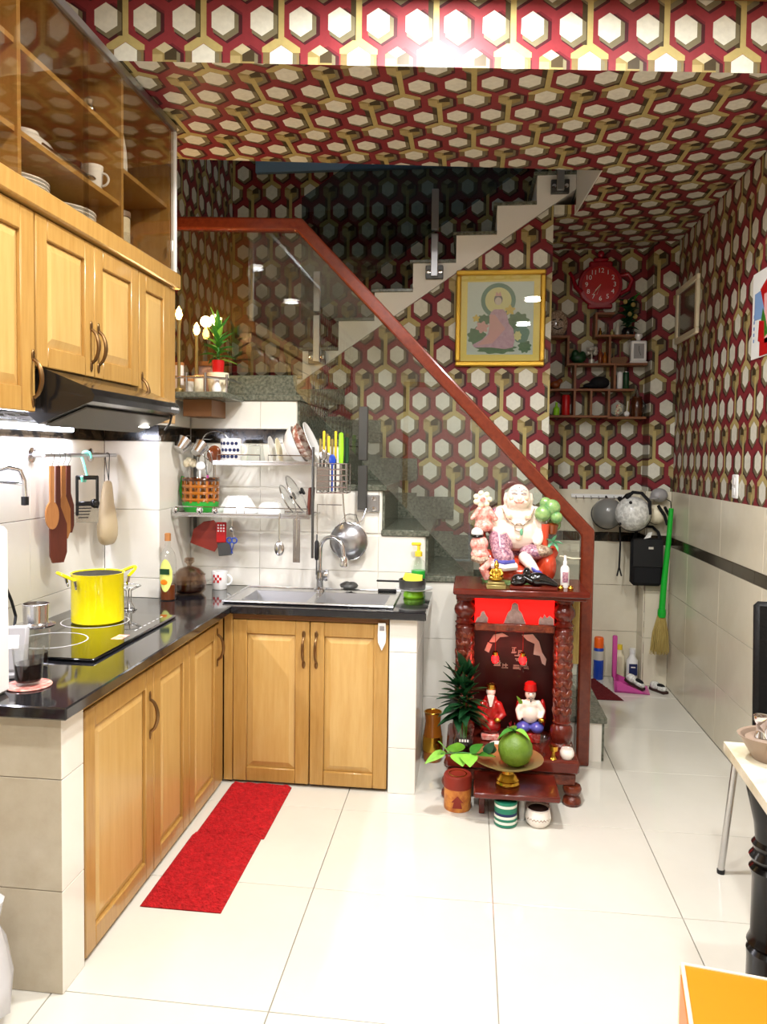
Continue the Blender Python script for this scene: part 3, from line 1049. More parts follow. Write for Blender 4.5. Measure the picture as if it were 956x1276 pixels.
solo(B().tube([(0, -.14, .012), (0, .14, .012)], [.004, .007], 8).ell((0, .15, .013), (.02, .03, .006)), 'long_ladle', 'steel', 'long steel ladle lying along the middle shelf of the display cabinet', 'ladle', (-1.286, 2.40, 2.372), group=G)
solo(B().lathe(sc(GLASS, .034, .034), seg=18), 'tumbler', 'brown_glass', 'dark tumbler standing near the white cup in the display cabinet', 'cup', (-1.36, 2.575, 2.371), group=G)
solo(B().lathe(sc(GLASS, .036, .042), seg=18).tube(arc((.036, 0, .045), .022, -PI / 2, PI / 2, 8), .004, 6), 'cup', 'white_gloss', 'white cup at the shelf end of the display cabinet', 'cup', (-1.33, 2.665, 2.371), group=G)
t = thing('canister_mug', 'cream canister standing in a clear glass mug in the end bay of the display cabinet', 'mug', (-1.36, 2.95, 2.217), 0, G)
B().lathe([(0, 0), (.045, 0), (.048, .09), (.045, .09), (.042, .008), (0, .008)], seg=20).tube(arc((.046, 0, .045), .03, -PI / 2, PI / 2, 10, 'y'), .005, 6).obj('mug', 'glass_ware', t)
B().lathe([(0, .01), (.036, .01), (.036, .15), (.03, .155), (0, .155)], seg=18).obj('canister', 'cream_plastic', t)
B().lathe([(0, .155), (.038, .155), (.038, .175), (0, .177)], seg=18).obj('lid', 'taupe_plastic', t)
t = thing('carafe', 'tall white carafe on the upper shelf of the display cabinet end bay', 'carafe', (-1.38, 2.93, 2.501), 0, G)
B().lathe([(0, 0), (.05, 0), (.055, .02), (.05, .12), (.035, .2), (.032, .24), (.036, .26), (0, .262)], seg=20).obj('body', 'white_plastic', t)
B().tube([(0, .045, .06), (0, .085, .09), (0, .08, .17), (0, .034, .2)], .008, 8).obj('handle', 'white_plastic', t)
solo(B().box(-.05, .05, -.045, .045, 0, .07, .006).box(-.052, .052, -.047, .047, .07, .085, .004), 'storage_box', 'cream_plastic', 'small cream lidded box in the first bay of the display cabinet', 'box', (-1.36, 2.02, 2.217), group=G)
solo(B().lathe([(0, 0), (.02, 0), (.022, .02), (.012, .035), (.016, .05), (0, .066)], seg=14), 'ornament', 'chrome', 'small shiny ornament on the top shelf of the display cabinet', 'ornament', (-1.31, 2.60, 2.611), group=G)

# --- utensil rail on the lit wall
t = thing('utensil_rail', 'steel utensil rail on round wall plates above the cooktop', 'rail', (0, 0, 0))
XW = -1.60
B().tube([(XW, 2.80, 1.452), (XW, 3.41, 1.452)], .0085, 10).obj('bar', 'steel_brushed', t)
for y in (2.83, 3.30):
    B().lathe([(.03, 0), (.03, .006), (.012, .012), (.009, .07), (0, .07)], (-1.6665, y, 1.452), 16, R=RY(PI / 2)).obj('wall_plate', 'steel', t)


def hook(b, x, y, z, r=.009):
    b.tube([(x, y, z - .03), (x, y, z - .004)] + [(x + r * (1 - math.cos(a)) - 0, y, z + r * math.sin(a)) for a in [PI * i / 6 for i in range(1, 7)]], .0016, 6)


spat = [('wooden_utensil', 2.86, .27, .026, 'round', 'pale wooden spoon, shortest of the wooden tools on the steel rail'),
        ('wooden_utensil_dark', 2.905, .40, .034, 'flat', 'long dark wooden spatula, longest of the tools on the steel rail'),
        ('wooden_utensil', 2.945, .31, .028, 'flat', 'medium brown wooden spatula between the dark one and the slim one'),
        ('pink_porcelain', 2.985, .29, .022, 'flat', 'slim pinkish wooden turner hanging last among the wooden tools')]
for mname, y, L, wd, shp, lab in spat:
    t = thing('wooden_spatula', lab, 'utensil', (XW, y, 1.43), 0, 'wooden tools hanging from the steel rail')
    b = B()
    hw = .009
    if shp == 'round':
        pr_ = [(-hw, -.02), (hw, -.02), (hw * .9, -L * .58)] + [(wd * math.sin(a), -L * .78 + L * .2 * math.cos(a)) for a in [PI * i / 12 for i in range(1, 12)]] + [(-wd * math.sin(a), -L * .78 + L * .2 * math.cos(a)) for a in [PI * i / 12 for i in range(12, 1, -1)]] + [(-hw * .9, -L * .58)]
    else:
        pr_ = [(-hw, -.02), (hw, -.02), (hw, -L * .45), (wd, -L * .62), (wd, -L * .9), (wd * .6, -L), (-wd * .7, -L), (-wd, -L * .93), (-wd, -L * .62), (-hw, -L * .45)]
    b.M = Matrix.Rotation(-.62, 4, 'Z')
    wd *= .82
    b.prism(pr_, -.005, .005, 'yz')
    b.obj('blade', mname if mname != 'pink_porcelain' else 'wooden_utensil_dark', t, smooth=False)
    h = B()
    h.tube([(0, 0, -.036), (0.003, 0, -.012), (.011, 0, .004), (.0115, 0, .026), (.002, 0, .0335), (-.01, 0, .028)], .0017, 6)
    h.obj('hook', 'steel', t)

solo(B().tube([(.0145, .02, -.004), (.0148, .018, .010), (.0105, .014, .0208), (0, .008, .0246), (-.0105, .003, .0208), (-.0148, 0, .010), (-.0135, -.002, -.004), (-.006, .0, -.03), (.006, .0, -.075), (.004, -.014, -.1), (.0, -.03, -.098), (0, -.034, -.08)], .0055, 8), 's_hook', 'mint', 'mint green plastic S hook hanging over the steel rail', 'hook', (XW, 3.13, 1.442))
t = thing('grater', 'flat grater with black handle hanging from the mint hook', 'grater', (XW + .012, 3.1195, 1.3595), 0)
M_ = Matrix.Rotation(-1.0, 4, 'Z')
g = B(M_)
g.box(-.006, .006, -.046, -.034, -.16, .0, .003).box(-.006, .006, .034, .046, -.13, -.0, .003).box(-.006, .006, -.046, .046, -.01, .008, .004).box(-.004, .006, -.046, .046, -.12, -.10, .003)
g.ell((0, .03, -.11), (.012, .02, .02))
g.obj('frame', 'hood_black', t)
g = B(M_).box(-.003, .003, -.044, .044, -.19, -.105, .001)
g.obj('blade', 'steel', t)
for i in range(5):
    B(M_).box(.003, .006, -.036 + .0, .02 - i * .004, -.118 - i * .013, -.114 - i * .013).obj('slot', 'black_matt', t, smooth=False)
t = thing('hanging_bag', 'beige net bag of ginger hanging from the rail beside the grater', 'bag', (XW, 3.33, 1.44))
b = B()
b.lathe([(0, -.39), (.045, -.385), (.07, -.35), (.066, -.28), (.045, -.2), (.028, -.12), (.02, -.1)], seg=14, sx=.6)
o = b.obj('sack', 'beige_bag', t)
dm = o.modifiers.new('crumple', 'DISPLACE')
tx_ = bpy.data.textures.new('crumple', 'CLOUDS')
tx_.noise_scale = .03
dm.texture = tx_
dm.strength = .02
sbs = o.modifiers.new('sub', 'SUBSURF')
sbs.levels = sbs.render_levels = 1
B().tube([(.012, -.012, -.1), (.0112, -.006, -.02), (.0112, -.002, .012), (.0076, 0, .0197), (0, .001, .0226), (-.0076, .002, .0197), (-.0112, .004, .012), (-.0112, .008, -.02), (.0, .012, -.1)], .0018, 6).obj('handles', 'black_matt', t)
for (y, z, r_) in ((-.01, -.33, .03), (.02, -.35, .025), (-.02, -.36, .022)):
    B().ell((0, y, z), (.022, r_, .02)).obj('ginger', 'straw', t)

# --- left edge of the counter
t = thing('wall_bracket', 'curved chrome arm with black tip on the lit wall', 'bracket', (-1.66, 2.55, 1.30))
B().tube([(0, 0, .09), (.06, .02, .11), (.085, .05, .10), (.09, .07, .06), (.09, .075, 0)], .009, 10).obj('arm', 'chrome', t)
B().lathe([(.013, 0), (.013, -.03), (0, -.032)], (.09, .075, .004), 12).obj('tip', 'black_matt', t)
B().tube([(0.0, .0, .06), (.088, .07, .05)], .006, 8).obj('stay', 'chrome', t)
solo(B().tube([(0, 0, 1.28), (.005, .03, 1.18), (.005, .05, 1.02), (.006, .11, .92), (.01, .13, .86), (.02, .10, .806)], .0055, 8), 'power_cable', 'black_matt', 'black power cable running down the lit wall to the worktop', 'cable', (-1.659, 2.56, 0))
t = thing('carton', 'tall white carton with a green side panel at the worktop end', 'carton', (-1.312, 1.965, .8005), 0)
B().box(-.09, .062, -.05, .05, 0, .46, .012).obj('carton_body', 'white_plastic', t)
B().box(-.06, .025, -.0515, -.0495, .05, .29).obj('green_panel', 'leaf_mid', t, smooth=False)
t = thing('kitchen_timer', 'pale grey kitchen timer with a small display behind the coffee glasses', 'timer', (-1.345, 2.145, .8005), .35)
b = B(Matrix.Rotation(-.35, 4, 'X'))
b.box(-.055, .055, -.012, .012, .01, .15, .01)
b.obj('case', 'grey_plastic', t)
B(Matrix.Rotation(-.35, 4, 'X')).box(-.03, .03, -.0135, -.011, .08, .12).obj('display', 'white_plastic', t, smooth=False)
B().box(-.04, .04, -.03, .05, 0, .014, .003).obj('foot', 'grey_plastic', t)

t = thing('coffee_glass', 'glass of black coffee on a pink coaster at the worktop end', 'glass', (-1.235, 2.075, .8055))
B().lathe([(0, 0), (.034, 0), (.036, .006), (.043, .105), (.041, .105), (.034, .012), (0, .01)], seg=24).obj('tumbler', 'glass_ware', t)
B().lathe([(0, .0105), (.0335, .0105), (.0375, .06), (0, .06)], seg=24).obj('coffee', 'coffee', t)
solo(B().lathe([(0, 0), (.062, 0), (.064, .003), (.062, .0048), (0, .0048)], seg=30), 'coaster', 'pink_porcelain', 'round pink coaster under the glass of black coffee', 'coaster', (-1.235, 2.075, .8003))
t = thing('drip_coffee', 'clear glass with a small aluminium drip coffee filter on top', 'coffee filter', (-1.335, 2.285, .8005))
B().lathe([(0, 0), (.035, 0), (.037, .006), (.045, .12), (.043, .12), (.035, .012), (0, .01)], seg=24).obj('tumbler', 'glass_ware', t)
B().lathe([(0, .011), (.0345, .011), (.036, .04), (0, .04)], seg=20).obj('coffee', 'coffee', t)
B().lathe([(0, .123), (.058, .123), (.06, .128), (.04, .13), (.036, .134), (.038, .19), (.041, .192), (.036, .193), (.034, .14), (0, .138)], seg=26).obj('filter', 'steel', t)
B().lathe([(0, .185), (.034, .185), (.033, .188), (0, .189)], seg=20).obj('grounds', 'coffee', t)

t = thing('stock_pot', 'bright yellow enamel stock pot on the cooktop', 'pot', (-1.42, 2.87, .8125), .0)
R_ = .098
B().lathe([(0, 0), (R_ - .006, 0), (R_, .006), (R_, .185), (R_ + .003, .19), (R_ - .002, .19), (R_ - .004, .184), (R_ - .004, .01), (0, .008)], seg=40, mi=0).obj('pot_body', 'yellow_enamel', t)
B().lathe([(R_ - .0045, .186), (R_ - .005, .012), (0, .011), (0, .0105), (R_ - .0048, .0105)], seg=40).obj('lining', 'pot_inside', t)
for s_ in (0, PI):
    M_ = Matrix.Rotation(s_ - .75, 4, 'Z')
    h = B(M_)
    h.tube([(-.05 + .1 * i / 10, -R_ - .004 - .05 * math.sin(PI * i / 10), .172 + .028 * math.sin(PI * i / 10)) for i in range(11)], .006, 8)
    h.obj('handle', 'yellow_enamel', t)
    for x in (-.05, .05):
        k = B(M_)
        k.tube([(x, -R_ - .002, .15), (x, -R_ - .006, .172)], .006, 8)
        k.ell((x * .9, -R_ - .001, .145), (.009, .004, .009), seg=10, rings=6)
        k.obj('bracket', 'steel', t)
t = thing('wire_trivet', 'small steel wire stand behind the yellow pot', 'stand', (-1.43, 3.17, .8005))
for z, r_ in ((.002, .032), (.10, .05)):
    B().tube(ring((0, 0, z), r_, 24), .002, 6, closed=True).obj('hoop', 'steel', t)
b = B()
for i in range(6):
    a = 2 * PI * i / 6
    b.tube([(.032 * math.cos(a), .032 * math.sin(a), .002), (.012 * math.cos(a), .012 * math.sin(a), .03), (.012 * math.cos(a), .012 * math.sin(a), .08), (.05 * math.cos(a), .05 * math.sin(a), .1)], .0018, 6)
b.obj('spokes', 'steel', t)

t = thing('sauce_bottle', 'clear sauce bottle with yellow label and cork coloured cap by the glass pot', 'bottle', (-1.352, 3.41, .8005))
B().lathe([(0, 0), (.034, 0), (.037, .006), (.037, .19), (.03, .215), (.013, .24), (.012, .27), (.0, .27)], seg=22).obj('bottle_glass', 'glass_ware', t)
B().lathe([(0, .004), (.033, .004), (.0345, .07), (0, .07)], seg=20).obj('sauce', 'oil', t)
B().lathe([(0, .268), (.014, .268), (.014, .30), (.011, .303), (0, .303)], seg=16).obj('cap', 'wooden_utensil', t)
lb = B()
for i in range(10):
    a0, a1 = -2.35 + i * .17, -2.35 + (i + 1) * .17
    hh = lambda a: .074 * (1 - ((a + 1.5) / .95) ** 2 * .9) if abs(a + 1.5) < .95 else .01
    lb.add([(.0378 * math.cos(a), .0378 * math.sin(a), .115 + s2 * hh(a)) for a in (a0, a1) for s2 in (-1, 1)] + [(.0372 * math.cos(a), .0372 * math.sin(a), .115 + s2 * hh(a)) for a in (a0, a1) for s2 in (-1, 1)], [(0, 1, 3, 2), (4, 5, 7, 6), (0, 2, 6, 4), (1, 3, 7, 5)])
l_ = lb.obj('paper_label', 'label_yellow', t)
B().box(-.022, .022, -.0392, -.0375, .12, .145).obj('name_band', 'leaf_dark', l_, smooth=False)
B().ell((-.003, -.0385, .085), (.016, .0012, .012)).obj('fruit_print', 'orange', l_)

t = thing('glass_saucepan', 'amber glass saucepan with a domed lid in the worktop corner', 'saucepan', (-1.315, 3.585, .8005))
B().lathe([(0, 0), (.06, 0), (.078, .02), (.08, .05), (.072, .085), (.074, .09), (.068, .09), (.075, .05), (.072, .022), (.056, .006), (0, .006)], seg=30).obj('pan', 'glass_amber', t)
B().lathe([(0, .008), (.056, .008), (.071, .024), (.0735, .05), (0, .05)], seg=28).obj('contents', 'brown_glass', t)
lid = B().lathe([(.077, .091), (.07, .096), (.045, .12), (.015, .13), (0, .131), (0, .127), (.014, .126), (.043, .116), (.066, .092)], seg=30).obj('lid', 'glass_amber', t)
B().lathe([(.01, .13), (.012, .14), (.024, .15), (.024, .168), (.018, .17), (.016, .155), (0, .152)], seg=18).obj('knob', 'glass_amber', lid)
B().tube([(.07, -.02, .06), (.11, -.03, .065), (.115, 0, .065), (.11, .03, .065), (.07, .02, .06)], .006, 8).obj('handle', 'glass_ware', t)
t = thing('mug', 'white mug with a red checked print beside the glass saucepan', 'mug', (-1.215, 3.735, .8005))
B().lathe([(0, 0), (.034, 0), (.037, .005), (.04, .088), (.037, .088), (.034, .008), (0, .008)], seg=26).obj('cup_body', 'white_gloss', t)
B().tube(arc((.037, 0, .045), .024, -PI / 2, PI / 2, 10, 'y'), .005, 8).obj('handle', 'white_gloss', t)
for i in range(4):
    for j in range(3):
        if (i + j) % 2 == 0:
            a = -PI / 2 - .45 + i * .28
            B(Matrix.Rotation(a + PI / 2, 4, 'Z')).box(-.005, .005, -.0405, -.0375, .035 + j * .013, .048 + j * .013).obj('red_check', 'red', t, smooth=False)

# --- around the sink
t = thing('soap_plate', 'white soap plate with a green foot beside the sink', 'plate', (-.255, 3.686, .8005))
B().lathe([(0, 0), (.045, 0), (.05, .008), (.045, .03), (0, .03)], seg=24).obj('foot', 'lime', t)
B().lathe([(0, .031), (.05, .031), (.088, .042), (.09, .046), (.05, .038), (0, .037)], seg=30).obj('plate_top', 'white_gloss', t)
t = thing('small_pan', 'small grey metal pan holding sponges on the white plate', 'pan', (-.262, 3.684, .8413))
B().lathe([(0, 0), (.058, 0), (.062, .004), (.064, .044), (.061, .044), (.058, .006), (0, .006)], seg=28).obj('pan_body', 'dark_steel', t)
B().box(-.17, -.06, -.008, .008, .028, .036, .003).obj('handle', 'black_matt', t)
sp = B(Matrix.Translation((-.262, 3.684, .8795)) @ Matrix.Rotation(.35, 4, 'Y'))
sp.prism([(-.045, -.008), (.03, -.02), (.05, .0), (.035, .04), (-.005, .03), (-.045, .02)], -.018, .018, 'xz')
solo(sp, 'sponge', 'sponge', 'yellow and green kitchen sponge lying in the small grey pan', 'sponge')
t = thing('soap_bottle', 'half full clear pump bottle of green dish soap with yellow pump', 'soap bottle', (-.243, 3.8135, .8005))
B().lathe([(0, 0), (.033, 0), (.036, .01), (.036, .13), (.028, .155), (.014, .165), (.014, .18), (0, .18)], seg=22).obj('bottle_body', 'glass_ware', t)
B().lathe([(0, .003), (.032, .003), (.034, .012), (.034, .11), (0, .11)], seg=20).obj('soap', 'soap_green', t)
B().lathe([(0, .178), (.018, .178), (.018, .2), (.008, .205), (.008, .23), (0, .23)], seg=14).box(-.035, .012, -.008, .008, .23, .245, .004).obj('pump', 'yellow', t)
o = solo(B().ell((0, 0, .018), (.042, .028, .02), seg=20, rings=12), 'wire_scrubber', 'dark_steel', 'dark grey wire scrubber on the back rim of the sink', 'scrubber', (-.575, 3.765, .8145))
dm = o.modifiers.new('crumple', 'DISPLACE')
t2 = bpy.data.textures.new('crumple_fine', 'CLOUDS')
t2.noise_scale = .018
dm.texture = t2
dm.strength = .02
solo(B().box(-.045, .045, -.014, .014, 0, .012, .004), 'sponge_pad', 'black_matt', 'flat black scouring pad at the back of the sink', 'pad', (-.39, 3.775, .8065), (0, 0, .1))
t = thing('door_tag', 'white plastic tag with a pointed end hanging on the sink cabinet door', 'tag', (-.366, 3.3475, .66))
B().prism([(-.016, .085), (.016, .085), (.018, .03), (.016, .0), (0, -.035), (-.016, .0), (-.018, .03)], -.005, .0, 'xz').obj('tag_body', 'white_gloss', t)
B().box(-.010, .010, -.0065, -.0045, .052, .072, .001).obj('window_mark', 'grey_plastic', t)

# --- two tier dish rack on the wall
t = thing('dish_rack', 'two tier stainless steel dish rack on the wall over the sink', 'dish rack', (0, 0, 0))
YF, YR = 3.585, 3.835


def tier(x0, x1, z, n):
    f = B().tube([(x0, YF, z), (x1, YF, z), (x1, YR, z), (x0, YR, z)], .005, 6, closed=True)
    f.box(x0, x1, YF - .004, YF + .004, z - .012, z + .008)
    f.tube([(x0 + .02, YF, z), (x0 + .02, YF, z + .035), ((x0 + x1) / 2 - .02, YF, z + .035), ((x0 + x1) / 2 - .02, YF, z)], .0028, 6)
    f.tube([((x0 + x1) / 2 + .02, YF, z), ((x0 + x1) / 2 + .02, YF, z + .035), (x1 - .01, YF, z + .035), (x1 - .01, YF, z)], .0028, 6)
    o = f.obj('tier', 'steel', t)
    for i in range(n):
        x = x0 + (x1 - x0) * (i + .5) / n
        B().tube([(x, YF, z), (x, YR, z)], .0022, 6).obj('wire', 'steel', o)


tier(-1.20, -.71, 1.425, 16)
tier(-1.40, -.735, 1.178, 22)
B().tube([(-1.375, YR - .005, 1.05), (-1.375, YR - .005, 1.50)], .009, 8).obj('post', 'dark_steel', t)
B().tube([(-.722, YF, .985), (-.722, YF, 1.50)], .0065, 8).obj('post', 'dark_steel', t)
B().tube([(-.722, YF, 1.40), (-.722, YR + .01, 1.40)], .005, 8).obj('arm', 'steel', t)
B().tube([(-.59, YF, 1.40), (-.575, YF, 1.20), (-.565, YF, 1.155), (-.53, YF, 1.14), (-.49, YF, 1.165), (-.47, YF, 1.22)], .004, 6).obj('hanger_loop', 'steel', t)
B().tube([(-.70, YF, 1.10), (-.70, YF, 1.235), (-.585, YF, 1.235)], .003, 6).obj('hanger_loop', 'steel', t)
for x in (-1.385, -1.265, -1.19):
    B().ell((x, YF - .0, 1.197), .017, seg=14, rings=9).obj('knob', 'chrome', t)
# cutlery holder (part of the rack)
ch = B()
for x in (-.70, -.56):
    ch.tube([(x, YF - .02, 1.425), (x, YF - .02, 1.29), (x, YF + .08, 1.29), (x, YF + .08, 1.425)], .0025, 6, closed=True)
for k in range(6):
    z = 1.425 - k * .027
    ch.tube([(-.70, YF - .02, z), (-.56, YF - .02, z), (-.56, YF + .08, z), (-.70, YF + .08, z)], .0022, 6, closed=True)
for k in range(1, 8):
    ch.tube([(-.70 + k * .02, YF - .02, 1.29), (-.70 + k * .02, YF + .08, 1.29)], .002, 5)
ch.box(-.70, -.645, YF - .018, YF - .014, 1.30, 1.41)
ch.obj('cutlery_basket', 'steel', t)

GU = 'cutlery in the wire basket'
for i in range(6):
    x = -.69 + i * .013
    y = YF + .01 + (i % 3) * .018
    q = thing('table_knife', ['pale gold handled knife standing in the wire basket', 'yellow handled knife standing in the wire basket'][i % 2], 'knife', (x, y, 1.295), 0, GU)
    B().box(-.005, .005, -.0012, .0012, 0, .15, .001).obj('blade', 'dark_steel', q)
    B().box(-.0055, .0055, -.005, .005, .15, .245 + .012 * ((i * 7) % 4), .003).obj('handle', 'yellow' if i % 2 else 'brass', q)
q = thing('kitchen_knife', 'lime green handled knife, tallest in the wire basket', 'knife', (-.595, YF + .02, 1.295), 0, GU)
B().box(-.006, .006, -.0012, .0012, 0, .13, .001).obj('blade', 'steel', q)
B().lathe([(0, .13), (.010, .132), (.012, .2), (.010, .27), (0, .275)], seg=12, sy=.6).obj('handle', 'lime', q)
q = thing('kitchen_knife', 'dark green handled knife at the end of the wire basket', 'knife', (-.572, YF + .04, 1.295), 0, GU)
B().box(-.006, .006, -.0012, .0012, 0, .13, .001).obj('blade', 'steel', q)
B().lathe([(0, .13), (.009, .132), (.011, .2), (.010, .25), (0, .255)], seg=12, sy=.6).obj('handle', 'leaf_dark', q)
for i, (x, y, L, m_) in enumerate(((-.675, YF - .010, .185, 'steel'), (-.655, YF + .001, .17, 'steel'), (-.63, YF - .010, .16, 'blue_can'))):
    solo(B().tube([(0, 0, 0), (0, 0, L * .8)], .003, 6).ell((0, 0, L * .9), (.016, .004, .026)), 'spoon', m_, ['tall steel spoon with its bowl up in the wire basket', 'shorter steel spoon with its bowl up in the wire basket', 'blue plastic spoon standing in the wire basket'][i], 'spoon', (x, y, 1.298), group=GU)

GR = 'washed dishes on the rack'
# upper tier
t = thing('mug', 'white mug with black dots on the upper tier of the rack', 'mug', (-1.135, 3.655, 1.4275), 0, GR)
B().lathe([(0, 0), (.044, 0), (.048, .006), (.05, .105), (.044, .11), (0, .11)], seg=28).obj('cup_body', 'white_gloss', t)
B().tube(arc((.048, 0, .055), .026, -PI / 2, PI / 2, 10, 'y'), .005, 8).obj('handle', 'white_gloss', t)
for k in range(3):
    for i in range(5):
        a = -PI / 2 - .8 + .4 * i + (.2 if k % 2 else 0)
        B().lathe([(0, 0), (.0085, 0), (.0085, .003), (0, .003)], (.0475 * math.cos(a), .0475 * math.sin(a), .024 + .031 * k), 10, R=RZ(a) @ RY(PI / 2)).obj('dot', 'navy', t)
solo(B().lathe([(0, .085), (.03, .085), (.034, .08), (.045, 0), (.043, 0), (.032, .075), (0, .08)], seg=20), 'tumbler', 'glass_ware', 'clear glass tumbler turned over on the upper tier of the rack', 'glass', (-1.015, 3.66, 1.4275), group=GR)


def tilted(name, prof, m, lab, cat, x, y, z, tilt, turn=0, seg=30):
    """round dish standing on its rim, leaning by tilt from the vertical about the y axis"""
    return solo(B().lathe(prof, seg=seg, R=RZ(turn) @ RY(tilt)), name, m, lab, cat, (x, y, z), group=GR)


tilted('saucer', sc(PLATE, .062), 'white_gloss', 'small white saucer leaning next to the glass tumbler on the rack', 'saucer', -.955, 3.70, 1.489, PI / 2 - .2)
tilted('saucer', sc(PLATE, .058), 'cream_plastic', 'small cream saucer leaning second from the glass tumbler on the rack', 'saucer', -.92, 3.70, 1.485, PI / 2 - .2)
tilted('soup_bowl', sc(BOWL, .095, .075), 'white_gloss', 'plain white bowl leaning against the flowered bowl on the rack', 'bowl', -.875, 3.70, 1.4875, PI / 2 - .42)
o = tilted('soup_bowl', sc(BOWL, .095, .075), 'porcelain', 'white bowl with a brown flower print leaning on the rack', 'bowl', -.8475, 3.70, 1.4998, PI / 2 - .42)
o.data.materials[0] = mat('flower_print', (232, 222, 210), .15, var=(36, (150, 92, 74), .08))
tilted('dinner_plate', sc(PLATE, .105), 'white_gloss', 'large white dinner plate leaning beside the wire basket', 'plate', -.763, 3.71, 1.5175, PI / 2 - .42)
# lower tier
solo(B().lathe([(0, .08), (.05, .082), (.062, .07), (.096, .012), (.098, 0), (.094, 0), (.056, .07), (0, .076)], seg=9), 'mixing_bowl', 'white_gloss', 'faceted white bowl upside down on the lower tier of the rack', 'bowl', (-1.112, 3.702, 1.1808), group=GR, smooth=False)
solo(B().lathe([(0, .055), (.03, .056), (.048, .05), (.062, .03), (.066, 0), (.063, 0), (.05, .04), (0, .05)], seg=26), 'rice_bowl', 'white_gloss', 'round white rice bowl upside down on the lower tier of the rack', 'bowl', (-.946, 3.69, 1.1808), group=GR)
for i, (x, r_, lab) in enumerate(((-.867, .075, 'smaller glass pot lid with steel rim leaning on the rack'), (-.824, .10, 'larger glass pot lid with steel rim leaning on the rack'))):
    z = 1.181 + r_ * .93
    q = thing('pot_lid', lab, 'lid', (x, 3.70, z), 0, GR)
    Rm = RY(PI / 2 - .5)
    B().lathe([(0, .016), (r_ * .6, .012), (r_, 0), (r_ * .6, .008), (0, .012)], seg=28, R=Rm).obj('pane', 'glass_ware', q)
    rb = B(Rm.to_4x4())
    rb.tube(ring((0, 0, 0), r_, 28), .0035, 6, closed=True)
    rb.obj('rim', 'steel', q)
    B(Rm.to_4x4()).lathe([(.008, .016), (.008, .024), (.018, .03), (.018, .038), (0, .04)], seg=14).obj('knob', 'black_matt', q)
solo(B(Matrix.Rotation(.06, 4, 'Y')).box(-.007, .007, -.05, .05, 0, .13, .004), 'chopping_block', 'wooden_utensil_dark', 'narrow brown wooden board standing on the lower tier of the rack', 'board', (-.748, 3.65, 1.182), group=GR)

# tall things at the end of the rack
t = thing('utensil_basket', 'green plastic drainer basket with brown holes at the rack end', 'basket', (-1.30, 3.70, 1.1825), 0)
B().lathe([(0, 0), (.075, 0), (.085, .02), (.09, .05), (.086, .05), (.08, .022), (.07, .006), (0, .006)], seg=20).obj('base', 'green_plastic', t)
for k in range(4):
    B().tube(ring((0, 0, .06 + k * .032), .086, 24), .006, 6, closed=True, flat=1.4).obj('band', 'amber' if k < 3 else 'brown_glass', t)
for i in range(14):
    a = 2 * PI * i / 14
    B().box(-.006, .006, -.003, .003, .045, .165).obj('rib', 'amber', t, smooth=False, loc=(.086 * math.cos(a), .086 * math.sin(a), 0), rot=(0, 0, a + PI / 2))
B().tube([(-.088, 0, .05), (-.094, -.02, .1), (-.09, 0, .17)], .008, 6).obj('handle', 'green_plastic', t)
GB = 'tools in the green drainer basket'
tl = [('whisk_brush', 'cream', -.035, -.04, 'cream tufted dish brush standing in the green basket'), ('whisk', 'pink', .045, -.03, 'pink handled wire whisk standing in the green basket'), ('scoop', 'white', .01, -.05, 'white ladle with bowl upwards in the green basket'), ('tongs', 'steel', -.005, .03, 'pair of steel tongs standing open in the green basket'), ('slotted_spoon', 'steel', .05, .03, 'brown slotted spoon standing in the green basket')]
for nm, k, dx, dy, lab in tl:
    q = thing(nm, lab, 'utensil', (-1.30 + dx, 3.70 + dy, 1.19), 0, GB)
    if nm == 'whisk_brush':
        B().tube([(0, 0, 0), (-.005, 0, .2)], .005, 8).obj('handle', 'steel', q)
        bb = B()
        for j in range(22):
            a, e = random.uniform(0, 6.28), random.uniform(-.3, 1.3)
            d = Vector((math.cos(a) * math.cos(e), math.sin(a) * math.cos(e), math.sin(e)))
            bb.ell(tuple(Vector((-.005, 0, .225)) + d * .02), (.014, .014, .014), seg=8, rings=6)
        bb.obj('tuft', 'cream_plastic', q)
    elif nm == 'whisk':
        B().tube([(0, 0, 0), (0, 0, .17)], .006, 8).obj('handle', 'pink_plastic', q)
        bb = B()
        for j in range(6):
            a = PI * j / 6
            bb.tube([(.022 * math.sin(PI * k2 / 8) * math.cos(a), .022 * math.sin(PI * k2 / 8) * math.sin(a), .17 + .12 * (1 - math.cos(PI * k2 / 8)) / 2) for k2 in range(9)], .0014, 5)
        bb.obj('wires', 'steel', q)
    elif nm == 'scoop':
        B().tube([(0, 0, 0), (.004, 0, .2)], .005, 8).obj('handle', 'white_plastic', q)
        B().ell((.006, 0, .215), (.024, .012, .022)).obj('bowl', 'white_plastic', q)
    elif nm == 'tongs':
        for s_ in (-1, 1):
            B().tube([(s_ * .004, 0, 0), (s_ * .03, 0, .14), (s_ * .012, 0, .27)], .006, 6, flat=.4).obj('arm', 'steel', q)
    else:
        B().tube([(0, 0, 0), (.006, 0, .22)], .005, 8).obj('handle', 'steel', q)
        B().ell((.008, 0, .27), (.036, .008, .045), seg=18).obj('blade', 'brown_glaze', q)
solo(B().tube(ring((0, 0, 0), .075, 30, 'y'), .003, 6, closed=True).tube([(0, 0, -.075), (0, .0, -.29)], .004, 6), 'wire_skimmer', 'steel', 'large round wire skimmer ring behind the tools at the rack end', 'skimmer', (-1.245, 3.752, 1.50), group=GB)
